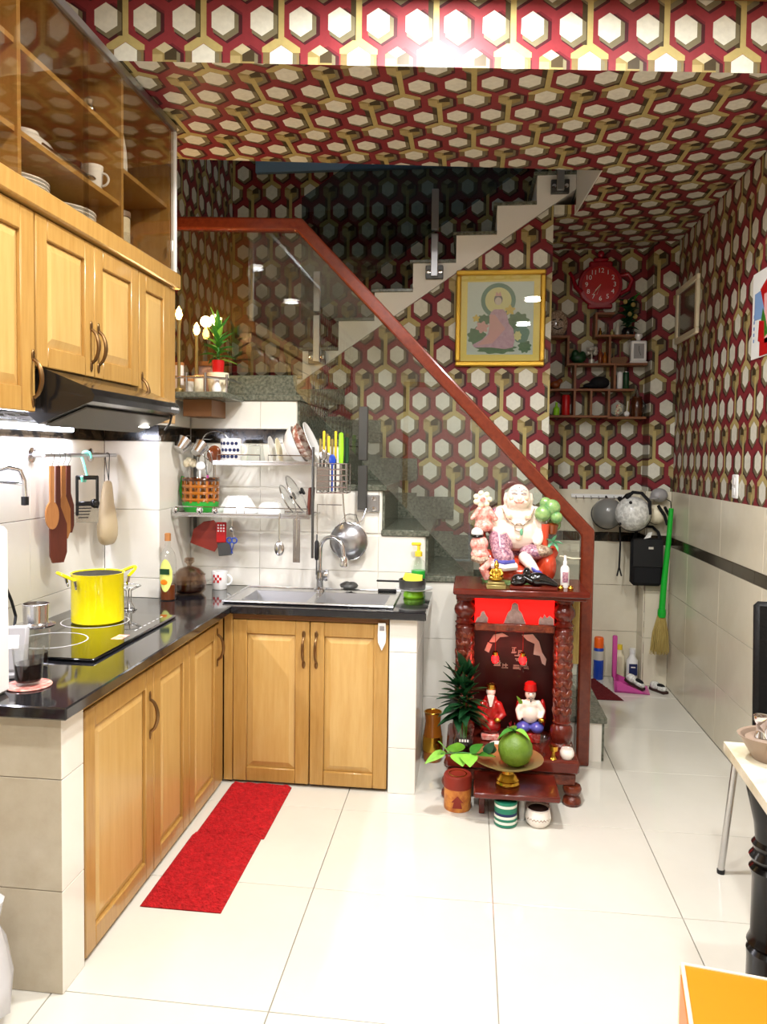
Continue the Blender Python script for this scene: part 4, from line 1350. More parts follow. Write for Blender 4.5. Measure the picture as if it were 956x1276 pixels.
for i, (x, z, r_) in enumerate(((-1.36, 1.50, .042), (-1.275, 1.485, .036))):
    q = thing('steel_cup', ['larger steel cup hanging at the end of the rack', 'smaller steel cup hanging beside the larger one at the rack end'][i], 'cup', (x, 3.60 + .0 * i, z), 0, 'steel cups at the rack end')
    B().lathe([(0, -.03), (r_ * .7, -.028), (r_, 0.03), (r_ * .93, .03), (r_ * .62, -.022), (0, -.024)], seg=22, R=RX(-.7) @ RY(.3)).obj('cup_body', 'steel', q)
    B().tube([(0, .02, .03), (-.01, .1, .05), (-.01, .235, .05)], .003, 6).obj('hook_arm', 'steel', q)
solo(B().lathe([(0, 0), (.02, 0), (.024, .06), (.02, .06), (0, .005)], seg=16), 'beaker', 'lime', 'small lime green beaker on the upper tier of the rack', 'beaker', (-1.168, 3.795, 1.4275), group=GR)

# hanging below the rack
GH = 'things hanging below the dish rack'
HZ = 1.176
for x, L, kind, lab in ((-.878, .17, 'ladle', 'steel ladle hanging below the lower tier of the rack'), (-.7955, .19, 'turner', 'flat steel turner hanging below the lower tier of the rack')):
    q = thing('ladle' if kind == 'ladle' else 'turner', lab, 'utensil', (x, YF, HZ), 0, GH)
    B().tube([(0, .0082, .0), (0, .0082, .009), (0, .004, .0138), (0, -.004, .0138), (0, -.0086, .009), (0, -.009, -.02), (0, -.009, -L * .7)], .003, 6).obj('handle', 'steel', q)
    if kind == 'ladle':
        B().ell((0, -.007, -L * .88), (.024, .010, .034)).obj('bowl', 'steel', q)
    else:
        B().box(-.017, .017, -.009, -.006, -L * 1.12, -.01, .002).obj('blade', 'steel', q)
q = thing('cutting_board', 'rounded red cutting board hanging in the corner below the rack', 'board', (-1.27, 3.76, 1.14), 0, GH)
B(Matrix.Rotation(.25, 4, 'Y')).prism([(-.07, -.14), (.06, -.15), (.075, -.1), (.06, -.03), (.015, 0), (-.03, -.02), (-.07, -.07)], -.006, .006, 'xz').obj('board', 'cardboard_red', q)
B().tube([(0, 0, -.01), (0, .0, .036)], .0025, 6).obj('hook', 'steel', q)
q = thing('hand_grater', 'red and white dotted packet with a grey grater blade below the rack', 'grater', (-1.205, 3.728, 1.13), 0, GH)
B().box(-.025, .025, -.006, .006, -.10, .0, .003).obj('packet', 'red', q)
for i in range(3):
    for j in range(3):
        B().ell((-.014 + .014 * i, -.0062, -.015 - .014 * j), (.0045, .001, .0045), seg=8, rings=5).obj('white_dot', 'white_plastic', q)
B(Matrix.Rotation(-.12, 4, 'Y')).box(-.032, .034, -.004, .004, -.165, -.1, .002).obj('blade', 'dark_steel', q)
B().tube([(0, 0, -.01), (0, -.0, .046)], .0025, 6).obj('hook', 'steel', q)
q = thing('scissors', 'blue handled kitchen scissors hanging below the rack', 'scissors', (-1.143, 3.70, 1.12), 0, GH)
for s_ in (-1, 1):
    B().tube(ring((s_ * .012, 0, -.075), .013, 14, 'y'), .0035, 6, closed=True).tube([(s_ * .01, 0, -.09), (-s_ * .004, 0, -.14)], .004, 6, flat=.5).obj('half', 'blue_can', q)
B().tube([(0, 0, .056), (0, 0, -.02), (.012, 0, -.062)], .0025, 6).ell((0, -.004, -.02), (.013, .008, .013)).obj('hook', 'steel', q)
q = thing('strainer', 'round grey steel strainer hanging on the wall by the tap', 'strainer', (-.585, 3.80, 1.045), 0)
B().lathe([(0, .045), (.04, .043), (.075, .025), (.088, 0), (.092, -.002), (.088, -.004), (.072, .02), (0, .04)], seg=32, R=RX(PI / 2)).obj('bowl', 'steel_brushed', q)
B().tube(ring((0, 0, 0), .091, 32, 'y'), .004, 6, closed=True).obj('rim', 'steel', q)
B().tube([(-.05, .0, .075), (-.02, .03, .125), (0, .035, .13), (.03, .03, .125), (.055, 0, .072)], .0035, 6).obj('bail', 'steel', q)
q = thing('kitchen_knife', 'slim black handled knife hanging from the rack post', 'knife', (-.70, YF, 1.098), 0, GH)
B().tube([(0, -.004, .0), (0, -.006, -.03)], .003, 6).lathe([(.006, -.03), (.011, -.04), (.011, -.11), (.007, -.12)], (0, -.006, 0), 10).obj('handle', 'black_matt', q)
B().box(-.004, .004, -.007, -.005, -.19, -.12).obj('blade', 'dark_steel', q)

# --- granite corner shelf with little lamps
t = thing('corner_shelf', 'granite corner shelf with a low steel rail above the dish rack', 'shelf', (0, 0, 0))
B().box(-1.403, -1.125, 3.50, 3.836, 1.722, 1.748, .004).obj('slab', 'granite_grey', t)
B().box(-1.36, -1.22, 3.62, 3.836, 1.64, 1.721, .002).obj('bracket', 'wood_dark', t)
r = B()
r.tube([(-1.40, 3.515, 1.815), (-1.215, 3.515, 1.815), (-1.14, 3.60, 1.815), (-1.14, 3.83, 1.815)], .006, 8)
for p in ((-1.305, 3.515), (-1.215, 3.515), (-1.14, 3.60)):
    r.tube([(p[0], p[1], 1.748), (p[0], p[1], 1.835)], .006, 8)
r.obj('guard_rail', 'steel', t)
GS = 'things on the granite corner shelf'
t = thing('potted_dracaena', 'spiky green dracaena in a small red pot on the corner shelf', 'plant', (-1.205, 3.672, 1.7485), 0)
B().lathe([(0, 0), (.04, 0), (.05, .06), (.052, .1), (.045, .1), (0, .09)], seg=16).obj('planter', 'cream_plastic', t)
B().lathe([(.02, .09), (.026, .1), (.03, .16), (.024, .162), (0, .15)], seg=16).obj('pot', 'red', t)
B().tube([(0, 0, .13), (0, 0, .30)], .007, 8).obj('stem', 'leaf_mid', t)
for i in range(26):
    a = i * 2.4
    k = i / 26
    e = -.1 + 1.35 * k
    d = (math.cos(a) * math.cos(e), math.sin(a) * math.cos(e), math.sin(e) + .15)
    B().leaf((0, 0, .16 + .15 * k), d, .095 + .024 * math.sin(i * 3.1), .028, .25 * (1 - k)).obj('leaf', 'leaf_light' if i % 6 == 0 else 'leaf_mid', t)
for i, (x, y, h_, z_) in enumerate(((-1.352, 3.545, .32, 0), (-1.337, 3.742, .28, 0))):
    t = thing('candle_lamp', ['tall golden candle lamp with a glowing bulb against the wall cabinet', 'shorter glowing candle lamp behind the dracaena'][i], 'lamp', (x, y, 1.7485), 0)
    B().lathe([(0, 0), (.022, 0), (.022, .012), (.008, .02), (.008, h_), (.011, h_ + .004), (.011, h_ + .012), (0, h_ + .012)], seg=14).obj('candle', 'brass', t)
    B().lathe([(0, h_ + .012), (.010, h_ + .018), (.016, h_ + .035), (.012, h_ + .055), (0, h_ + .075)], seg=14).obj('bulb', 'bulb_warm', t)
    l = bpy.data.lights.new('candle_glow', 'POINT')
    l.energy = 3.0 - i
    l.color = (1, .66, .3)
    l.shadow_soft_size = .03
    lo_ = bpy.data.objects.new('candle_glow', l)
    COL.objects.link(lo_)
    lo_.location = (0, 0, h_ + .1)
    lo_.parent = t
solo(B().lathe([(0, 0), (.02, 0), (.024, .02), (.012, .05), (.014, .075), (0, .08)], seg=14), 'figurine', 'white_gloss', 'small white vase beside the dracaena on the corner shelf', 'vase', (-1.187, 3.594, 1.7485), group=GS)
for i, (x, y, h_, m_, lab) in enumerate(((-1.375, 3.61, .13, 'porcelain', 'tall pale jar behind the steel rail of the corner shelf'), (-1.3095, 3.563, .05, 'silver_paint', 'low silver tin behind the steel rail of the corner shelf'), (-1.272, 3.59, .07, 'cream_plastic', 'squat cream jar with a wooden lid on the corner shelf'))):
    q = thing('jar', lab, 'jar', (x, y, 1.7485), 0, GS)
    B().lathe([(0, 0), (.02, 0), (.022, .005), (.022, h_), (0, h_)], seg=16).obj('jar_body', m_, q)
    B().lathe([(0, h_), (.023, h_), (.023, h_ + .014), (0, h_ + .015)], seg=16).obj('lid', 'wooden_utensil', q)
q = thing('photo_stand', 'dark wooden frame leaning at the back of the corner shelf', 'frame', (-1.30, 3.786, 1.7485), 0)
B().box(-.06, .06, -.008, .008, 0, .022).box(-.06, .06, -.008, .008, .148, .17).box(-.06, -.04, -.008, .008, .022, .148).box(.04, .06, -.008, .008, .022, .148).obj('frame_bars', 'wood_dark', q, smooth=False)
B().box(-.04, .04, -.002, .004, .022, .148).obj('print', 'frosted', q, smooth=False)

# --- red mats on the floor
def rug(name, m, x0, x1, y0, y1, lab, rows_, cat='mat', x1b=None):
    """x1b: right edge at the far end, for a mat lying askew"""
    x1b = x1 if x1b is None else x1b
    b = B()
    nx, ny = 14, rows_
    vs, fs = [], []
    rr = random.Random(5)
    for j in range(ny + 1):
        for i in range(nx + 1):
            e = i in (0, nx) or j in (0, ny)
            vs.append((x0 + (x1 + (x1b - x1) * j / ny - x0) * i / nx, y0 + (y1 - y0) * j / ny, .003 if e else .006 + .010 * (j % 2) + rr.uniform(0, .005)))
    for j in range(ny):
        for i in range(nx):
            a = j * (nx + 1) + i
            fs.append((a, a + 1, a + nx + 2, a + nx + 1))
    k = len(vs)
    vs += [(x0, y0, .0005), (x1, y0, .0005), (x1b, y1, .0005), (x0, y1, .0005)]
    fs.append((k, k + 1, k + 2, k + 3))
    b.add(vs, fs)
    return solo(b, name, m, lab, cat, smooth=False)


rug('floor_mat', 'red_mat', -1.035, -.765, 2.372, 2.86, 'red chenille floor mat by the cooktop cabinet', 40)
rug('floor_mat', 'red_mat', -1.025, -.755, 2.865, 3.335, 'red chenille floor mat by the sink cabinet', 40)

# --- plastic bag by the counter end
o = solo(B().lathe([(0, 0), (.06, .0), (.085, .03), (.09, .1), (.075, .18), (.045, .25), (.06, .30), (.03, .34), (0, .345)], seg=18), 'plastic_bag', 'plastic_film', 'crumpled clear plastic bag standing against the tiled counter end', 'bag', (-1.235, 1.82, .0085))
dm = o.modifiers.new('crumple', 'DISPLACE')
t3 = bpy.data.textures.new('crumple_bag', 'VORONOI')
t3.noise_scale = .05
dm.texture = t3
dm.strength = .03

# ================================================================ ALTAR
t = thing('altar_cabinet', 'carved red wood altar cabinet with turned columns and a red lit panel', 'altar', (0, 0, 0))
AY0, AY1 = 3.33, 3.74
B().box(-.065, .512, 3.375, AY1, .872, .90, .006).obj('top_board', 'red_wood', t)
B().box(-.05, .497, 3.40, AY1 - .01, .856, .871, .003).obj('cornice', 'red_wood', t)
COLP = [(0, .195), (.044, .195), (.046, .21), (.04, .22), (.046, .235), (.05, .26), (.047, .285), (.036, .30), (.04, .31), (.036, .32), (.040, .34), (.041, .70), (.044, .715), (.036, .725), (.045, .735), (.036, .745), (.030, .752), (.046, .775), (.049, .79), (.046, .805), (.030, .828), (.042, .835), (.042, .855), (0, .855)]
for x in (-.012, .415):
    c = B().lathe([(r_, z) for r_, z in COLP], (x, 3.49, 0), 22).obj('column', 'red_wood', t)
    rl = B()
    for k in range(9):   # carved scales up the shaft
        for i in range(5):
            a = -PI / 2 + (i - 2) * .6 + (.3 if k % 2 else 0)
            rl.ell((x + .0375 * math.cos(a), 3.49 + .0375 * math.sin(a), .36 + k * .04), (.012, .007, .02), R=RZ(a + PI / 2) @ RY(.5 if i % 2 else -.5), seg=8, rings=6)
    rl.obj('carving', 'carved_wood', c)
B().box(-.05, -.035, 3.50, AY1 - .005, .195, .845).obj('side_panel', 'red_wood', t, smooth=False)
B().box(.438, .453, 3.50, AY1 - .005, .195, .845).obj('side_panel', 'red_wood', t, smooth=False)
bp_ = B().box(-.035, .438, 3.70, 3.715, .195, .845).obj('back_panel', 'altar_dark', t, smooth=False)
B().box(.030, .372, 3.46, 3.70, .722, .736, .003).obj('shelf', 'red_wood', t)
B().box(.030, .372, 3.435, 3.459, .708, .742, .004).obj('shelf_rail', 'carved_wood', t)
lp = B().box(.030, .372, 3.475, 3.487, .737, .855).obj('light_panel', 'red_glow', t, smooth=False)
# frosted relief figures in front of the lit panel
for pts in ([(.155, .738), (.165, .765), (.172, .785), (.186, .80), (.19, .825), (.203, .832), (.216, .825), (.22, .80), (.234, .785), (.241, .765), (.252, .738)],
            [(.032, .738), (.04, .76), (.052, .765), (.058, .785), (.07, .79), (.08, .77), (.088, .76), (.086, .738)],
            [(.305, .738), (.306, .76), (.314, .775), (.322, .765), (.33, .785), (.34, .768), (.352, .78), (.37, .765), (.37, .738)]):
    B().prism(pts, 3.462, 3.4745, 'xz').obj('relief', 'frosted', lp, smooth=False)
B().box(-.085, .475, AY0, AY1, .135, .194, .01).obj('plinth', 'red_wood', t)
B().box(-.075, .462, AY0 + .012, AY1 - .01, .085, .134, .004).obj('plinth_rail', 'carved_wood', t)
for x in (-.062, .45):
    for y in (AY0 + .03, AY1 - .04):
        B().lathe([(0, 0), (.034, 0), (.04, .012), (.036, .03), (.026, .04), (.036, .055), (.04, .07), (.034, .084), (0, .084)], (x, y, 0), 16).obj('foot', 'carved_wood', t)
# silver characters and birds on the back panel
rr = random.Random(11)


def glyph(x, z, s, n=5):
    b = B()
    for i in range(n):
        if i % 2:
            xx = x + rr.uniform(-.5, .5) * s
            b.box(xx - s * .06, xx + s * .06, 3.694, 3.7, z - s * rr.uniform(.2, .5), z + s * rr.uniform(.2, .5))
        else:
            zz = z + rr.uniform(-.5, .5) * s
            b.box(x - s * rr.uniform(.25, .5), x + s * rr.uniform(.25, .5), 3.694, 3.7, zz - s * .06, zz + s * .06)
    b.obj('character', 'silver_paint', bp_, smooth=False)


for x, z, s in ((.14, .505, .035), (.175, .495, .03), (.235, .525, .032), (.23, .49, .035), (.265, .505, .035), (.27, .475, .03), (.215, .565, .028), (.245, .555, .026)):
    glyph(x, z, s)
for pts in ([(.10, .60), (.12, .635), (.16, .645), (.19, .63), (.15, .625), (.13, .60)], [(.25, .64), (.30, .645), (.33, .61), (.345, .56), (.365, .53), (.36, .50), (.345, .51), (.335, .545), (.305, .55), (.31, .60), (.275, .615)], [(.08, .56), (.095, .60), (.115, .59), (.10, .55)], [(.16, .685), (.20, .69), (.24, .685), (.20, .68)]):
    B().prism(pts, 3.693, 3.70, 'xz').obj('inlay', 'silver_paint', bp_, smooth=False)

# --- lamps hanging inside
for i, (x, z) in enumerate(((.123, .572), (.243, .572))):
    q = thing('altar_lamp', ['red altar lamp hanging over the red robed figure', 'red altar lamp hanging over the bare bellied figure'][i], 'lamp', (x, 3.50, z), 0)
    B().lathe([(0, -.02), (.01, -.018), (.016, -.006), (.016, .006), (.01, .018), (0, .02)], seg=16).obj('globe', 'red_lamp', q)
    B().lathe([(.012, .016), (.012, .03), (.004, .036), (0, .036)], seg=12).obj('cap', 'gold', q)
    B().tube([(0, 0, .035), (0, 0, .7215 - z)], .0015, 6).obj('cord', 'deep_red_glaze', q)
    l = bpy.data.lights.new('altar_glow', 'POINT')
    l.energy = .35
    l.color = (1, .08, .06)
    l.shadow_soft_size = .02
    lo_ = bpy.data.objects.new('altar_glow', l)
    COL.objects.link(lo_)
    lo_.location = (0, -.03, -.03)
    lo_.parent = q

# --- big laughing figure on the altar top
t = thing('laughing_statue', 'large porcelain statue of a laughing monk with children, gourds and a red sack', 'statue', (.215, 3.60, .9005))
K = 1.0
blob('body', [((0, .0, .225), (.098, .078, .085)), ((.0, .005, .30), (.085, .062, .055)), ((0, .01, .345), (.05, .045, .04)),
              ([(-.075, .0, .315), (-.115, -.02, .245), (-.075, -.065, .23)], [.032, .028, .02], 'limb'),
              ([(.075, .0, .315), (.11, -.02, .24), (.085, -.06, .19)], [.032, .028, .02], 'limb'),
              ((0, -.02, .39), (.052, .05, .055)), ((0, -.032, .368), (.056, .04, .034)),
              ((-.055, -.008, .375), (.012, .012, .034)), ((.055, -.008, .375), (.012, .012, .034)), ((0, -.07, .383), (.010, .012, .010))],
     'skin_porcelain', t, .0055, 3)
fc = B()
for s_ in (-1, 1):
    fc.tube([(s_ * .008, -.068, .401), (s_ * .02, -.069, .406), (s_ * .032, -.063, .402)], .0022, 6)
    fc.tube([(s_ * .007, -.066, .414), (s_ * .02, -.066, .421), (s_ * .034, -.059, .415)], .0014, 6)
fc.ell((0, -.07, .43), (.003, .002, .003), seg=8, rings=6)
fc.obj('eyes', 'pic_hair', t)
B().tube([(-.022, -.068, .372), (-.010, -.075, .363), (.010, -.075, .363), (.022, -.068, .372)], [.0015, .003, .003, .0015], 8).obj('mouth', 'lip', t)
for s_ in (-1, 1):
    B().ell((s_ * .032, -.061, .383), (.012, .006, .010)).obj('cheek', 'skin_blush', t)
    B().ell((s_ * .042, -.058, .30), (.014, .006, .012)).obj('nipple', 'skin_blush', t)
B().ell((0, -.0765, .205), (.012, .005, .010)).obj('navel', 'skin_blush', t)
B().tube([(-.072, -.02, .335), (-.05, -.058, .29), (-.015, -.078, .265), (.015, -.078, .265), (.05, -.058, .29), (.072, -.02, .335)], .0042, 8).tube(ring((0, -.082, .256), .018, 14, 'y'), .003, 6, closed=True).obj('beads', 'robe_beige', t)
B().ell((.012, -.085, .235), (.007, .005, .016)).obj('pendant', 'jade', t)
blob('robe', [((-.07, -.045, .175), (.05, .05, .055)), ([(-.08, -.04, .2), (-.075, -.085, .15), (-.06, -.09, .12)], [.05, .042, .046], 'limb'), ((.07, -.04, .145), (.065, .055, .035)), ((0, .035, .2), (.115, .05, .10)), ((-.09, .01, .31), (.035, .035, .03)), ((.09, .01, .31), (.035, .035, .03))], 'robe_print', t, .006, 2)
B().tube([(-.10, -.105, .108), (-.06, -.135, .104), (-.02, -.11, .106)], .011, 8).obj('hem', 'blue_glaze', t)
B().tube([(-.11, -.10, .088), (-.06, -.135, .082), (-.01, -.11, .086)], .017, 8).obj('hem', 'porcelain', t)
blob('leg', [([(.03, -.07, .12), (.055, -.12, .095), (.075, -.135, .075)], [.03, .024, .016], 'limb')], 'skin_porcelain', t, .005, 2)
B(Matrix.Translation((.085, -.135, .062)) @ Matrix.Rotation(.75, 4, 'Y')).ell((0, 0, 0), (.045, .018, .014)).obj('shoe', 'blue_glaze', t)
blob('sash', [((.10, -.05, .15), (.05, .045, .03)), ((.125, -.02, .14), (.035, .04, .03))], 'robe_beige', t, .006, 1)
# red sack and rocks below
blob('sack', [((0, .01, .06), (.14, .075, .062)), ((-.12, -.02, .09), (.05, .06, .06)), ((.13, -.02, .08), (.045, .06, .075)), ((-.165, .0, .17), (.03, .05, .085)), ((.155, -.0, .14), (.028, .04, .03)), ((0, -.06, .05), (.11, .04, .04))], 'red_glaze', t, .006, 2)
B().lathe([(0, 0), (.155, 0), (.16, .012), (.14, .02), (0, .02)], (0, -.005, 0), 28, sy=.6).obj('base', 'green_glaze', t)
B().tube([(-.13, -.09, .03), (-.15, -.1, .07), (-.12, -.1, .1), (-.085, -.105, .108)], [.02, .022, .016, .01], 10).obj('ribbon', 'pink_porcelain', t)
# child on the shoulder
q = blob('child', [((-.155, -.03, .30), (.042, .035, .05)), ([(-.17, -.05, .33), (-.205, -.07, .29)], [.016, .010], 'limb'), ([(-.135, -.05, .33), (-.10, -.07, .29)], [.018, .012], 'limb'), ((-.15, -.04, .255), (.045, .04, .028))], 'pink_porcelain', t, .006, 1)
B().ell((-.16, -.035, .372), (.034, .033, .034)).obj('head', 'porcelain', q)
fl_ = B()
for i in range(7):
    a = 2 * PI * i / 7
    fl_.ell((-.16 + .03 * math.cos(a), -.055, .375 + .027 * math.sin(a)), (.013, .011, .013), seg=8, rings=6)
fl_.obj('cap', 'cream_plastic', q)
B().ell((-.16, -.072, .376), (.013, .005, .012)).obj('rosette', 'pink_porcelain', q)
q = blob('child', [((-.17, -.06, .175), (.042, .032, .04)), ((-.165, -.065, .13), (.045, .035, .025))], 'pink_porcelain', t, .006, 1)
B().ell((-.18, -.06, .225), (.028, .028, .026)).obj('head', 'porcelain', q)
B().ell((-.18, -.064, .212), (.03, .028, .012)).obj('hair', 'black_gloss', q)
B().tube([(-.20, -.085, .115), (-.165, -.10, .105), (-.13, -.09, .115)], .014, 8).obj('tunic_hem', 'robe_beige', q)
# gourd staff
B().tube([(.115, -.05, .14), (.118, -.045, .27)], [.014, .018], 10).obj('staff', 'red_glaze', t)
for (x, y, z, r_) in ((.105, -.05, .315, .036), (.145, -.03, .34, .04), (.165, -.045, .30, .028), (.12, -.02, .36, .028), (.16, -.01, .265, .03)):
    B().ell((x, y, z), (r_, r_ * .9, r_)).obj('gourd', 'green_glaze', t)
B().lathe([(0, 0), (.02, .01), (.03, .05), (.02, .06), (0, .06)], (.15, -.02, .215), 14).obj('pouch', 'brown_glaze', t)
for i in range(5):
    a = i * 1.3
    B().leaf((.155, -.05, .19), (math.cos(a) * .8, -.4, math.sin(a) * .8), .045, .022, .1).obj('leaf', 'jade', t)

t = thing('gold_buddha', 'small golden seated buddha on a square plinth in front of the big statue', 'statue', (.118, 3.412, .9005))
B().box(-.042, .042, -.03, .03, 0, .018, .003).box(-.036, .036, -.024, .024, .018, .03, .003).obj('plinth', 'brass', t)
blob('figure', [((0, 0, .045), (.034, .022, .014)), ((0, .004, .068), (.018, .014, .022)), ((0, 0, .10), (.012, .012, .014)), ((0, 0, .116), (.006, .006, .007)), ([(-.018, 0, .08), (-.026, -.008, .062), (-.008, -.018, .056)], [.007, .007, .006], 'limb'), ([(.018, 0, .08), (.026, -.008, .062), (.008, -.018, .056)], [.007, .007, .006], 'limb')], 'gold', t, .003, 2)
t = thing('reclining_statue', 'glossy black reclining figure on a dark wooden base on the altar', 'statue', (.275, 3.41, .9005))
B().box(-.10, .10, -.028, .028, 0, .016, .004).obj('base', 'red_wood', t)
blob('figure', [((-.06, 0, .04), (.036, .026, .026)), ((.015, 0, .045), (.05, .028, .03)), ((-.03, 0, .075), (.016, .015, .016)), ([(.03, 0, .045), (.07, 0, .034), (.095, -.005, .024)], [.026, .018, .010], 'limb'), ((-.08, -.005, .03), (.018, .02, .014)), ([(-.04, -.015, .055), (-.01, -.03, .04)], [.010, .008], 'limb')], 'black_gloss', t, .004, 2)
B().tube(ring((-.03, -.012, .083), .010, 14, 'y'), .004, 6, closed=True).obj('topknot', 'black_gloss', t)
t = thing('spray_bottle', 'small white spray bottle standing at the altar top corner', 'bottle', (.415, 3.49, .9005))
B().lathe([(0, 0), (.018, 0), (.019, .004), (.019, .085), (.012, .096), (0, .097)], seg=18).obj('bottle_body', 'white_plastic', t)
B().lathe([(0, .097), (.009, .097), (.009, .115), (.006, .118), (.006, .14), (0, .141)], seg=12).obj('sprayer', 'white_gloss', t)
B().box(-.012, .012, -.0198, -.0185, .025, .07).obj('pink_label', 'robe_print', t, smooth=False)
for i, (x, y) in enumerate(((.392, 3.43), (.432, 3.425))):
    solo(B().lathe([(0, 0), (.012, 0), (.014, .008), (.009, .016), (.011, .02), (0, .021)], seg=12), 'tea_cup', 'gold', ['tiny golden cup before the white spray bottle, next to the black figure', 'tiny golden cup at the outer corner of the altar top'][i], 'cup', (x, y, .9005), group='tiny golden cups')

# --- figures inside the altar
t = thing('seated_figurine', 'red robed bearded porcelain figure seated inside the altar', 'statue', (.108, 3.545, .195))
B().box(-.04, .04, -.032, .032, 0, .03, .006).obj('seat', 'pink_porcelain', t)
blob('robe', [((0, 0, .06), (.05, .038, .034)), ((0, .008, .12), (.042, .032, .055)), ([(-.035, 0, .155), (-.055, -.015, .115), (-.02, -.035, .10)], [.02, .018, .012], 'limb'), ([(.035, 0, .155), (.055, -.015, .115), (.03, -.035, .10)], [.02, .018, .012], 'limb'), ((0, .012, .18), (.03, .024, .02))], 'deep_red_glaze', t, .005, 2)
h = blob('head', [((0, -.002, .218), (.022, .024, .027)), ((0, -.024, .215), (.004, .005, .005))], 'skin_porcelain', t, .004, 1)
B().prism([(-.016, .0), (.016, .0), (.004, -.05), (-.004, -.05)], -.03, -.022, 'xz').obj('beard', 'porcelain', t, loc=(0, 0, .205))
B().lathe([(.023, .228), (.026, .232), (.02, .25), (0, .258)], (0, 0, 0), 14).obj('hat', 'gold', t)
B().ell((.03, -.042, .10), (.016, .012, .012)).obj('ingot', 'gold', t)
t = thing('seated_figurine', 'bare bellied laughing porcelain figure with red hat seated inside the altar', 'statue', (.283, 3.545, .195))
B().box(-.045, .045, -.034, .034, 0, .045, .006).obj('seat', 'deep_red_glaze', t)
blob('body', [((0, -.008, .125), (.04, .036, .042)), ((0, 0, .165), (.036, .028, .026)), ((0, -.004, .215), (.025, .025, .028)), ((0, -.029, .212), (.004, .005, .005)), ([(-.034, 0, .172), (-.055, -.01, .14), (-.048, -.03, .11)], [.015, .013, .010], 'limb'), ([(.034, 0, .172), (.055, -.01, .14), (.045, -.03, .115)], [.015, .013, .010], 'limb')], 'skin_porcelain', t, .0045, 2)
B().lathe([(.026, .226), (.03, .232), (.026, .262), (.012, .272), (0, .273)], (0, 0, 0), 16).obj('hat', 'deep_red_glaze', t)
B().tube([(-.012, -.03, .203), (0, -.033, .199), (.012, -.03, .203)], .0018, 6).tube([(-.014, -.027, .222), (-.006, -.03, .224)], .0014, 5).tube([(.014, -.027, .222), (.006, -.03, .224)], .0014, 5).tube([(0, -.031, .195), (0, -.031, .185)], .003, 6).obj('face_lines', 'black_gloss', t)
blob('trousers', [((-.03, -.02, .07), (.032, .035, .026)), ((0.03, -.02, .07), (.032, .035, .026))], 'blue_glaze', t, .005, 2)
blob('cloak', [((-.05, .015, .13), (.014, .022, .055)), ((.055, .015, .12), (.018, .022, .07)), ((0, .03, .13), (.05, .014, .05))], 'deep_red_glaze', t, .005, 1)
B().leaf((-.045, -.01, .165), (-.3, -.3, .8), .05, .03, 0).obj('leaf_fan', 'leaf_light', t)
B().ell((.05, -.036, .108), (.016, .013, .012)).obj('ingot', 'gold', t)

# --- on the plinth
t = thing('plant_vase', 'dark glass vase of glossy lucky bamboo at the altar front', 'plant', (-.008, 3.378, .1945))
B().lathe([(0, 0), (.035, 0), (.042, .02), (.043, .05), (.036, .08), (.04, .09), (.046, .11), (.043, .11), (.034, .085), (.036, .05), (0, .01)], seg=22).obj('vase', 'glass_ware', t)
B().lathe([(0, .012), (.034, .014), (.0405, .025), (.041, .045), (.036, .06), (0, .06)], seg=20).obj('water', 'black_gloss', t)
for i in range(4):
    B().box(-.02 + i * .011, -.013 + i * .011, -.0445, -.0425, .055, .066).obj('lettering', 'white_gloss', t, smooth=False)
stems = [(-.03, 0, .30), (-.005, .0, .36), (.02, .0, .31), (.0, -.02, .27)]
for (dx, dy, L) in stems:
    B().tube([(dx * .3, dy * .3, .02), (dx, dy, L)], .004, 6).obj('stem', 'leaf_mid', t)
n = 0
for (dx, dy, L) in stems:
    for i in range(17):
        k = i / 17
        a = i * 2.4 + dx * 50
        e = -.25 + 1.5 * k * k
        sy_ = math.sin(a) * math.cos(e)
        B().leaf((dx, dy, .15 + (L - .13) * k), (math.cos(a) * math.cos(e), -abs(sy_) if sy_ < 0 else -sy_ * .35, math.sin(e) + .25), .105 + .02 * math.sin(i * 2.3), .042, .35 * (1 - k), fold=.15).obj('leaf', 'leaf_dark', t)
for nm, x, y, r_, h_, m_, lab in (('offering_bowl', .138, 3.40, .036, .036, 'porcelain', 'small pale flower edged bowl before the red robed figure'), ('incense_bowl', .205, 3.43, .04, .05, 'blue_glaze', 'dark blue incense bowl before the bare bellied figure')):
    q = thing(nm, lab, 'bowl', (x, y, .1945))
    B().lathe(sc(BOWL, r_, h_), seg=24).obj('bowl', m_, q)
    B().lathe([(0, h_ * .5), (r_ * .8, h_ * .55), (0, h_ * .62)], seg=18).obj('ash', 'frosted', q)
    if nm == 'incense_bowl':
        for i in range(5):
            B().tube([(rr.uniform(-.01, .01), rr.uniform(-.01, .01), .02), (rr.uniform(-.02, .02), rr.uniform(-.02, .02), .12)], .0012, 5).obj('incense_stick', 'deep_red_glaze', q)
q = thing('water_glass', 'clear footed glass beside the pomelo dish on the altar plinth', 'glass', (.318, 3.39, .1945))
B().lathe([(0, 0), (.026, 0), (.022, .006), (.018, .02), (.03, .05), (.04, .075), (.037, .075), (.026, .05), (0, .026)], seg=22).obj('glass_body', 'glass_ware', q)
q = thing('candle_holder', 'small golden footed candle holder on the altar plinth', 'candle holder', (.368, 3.35, .1945))
B().lathe([(0, 0), (.016, 0), (.008, .012), (.007, .03), (.018, .036), (.019, .055), (0, .056)], seg=16).obj('holder', 'gold', q)
q = thing('offering_jar', 'small white porcelain jar at the foot of the carved column', 'jar', (.426, 3.365, .1945))
B().lathe([(0, 0), (.022, 0), (.03, .015), (.03, .03), (.024, .042), (0, .043)], seg=18).obj('jar_body', 'porcelain', q)
B().lathe([(0, .043), (.026, .043), (.03, .05), (.02, .062), (.006, .066), (0, .072)], seg=18).obj('lid', 'glass_ware', q)

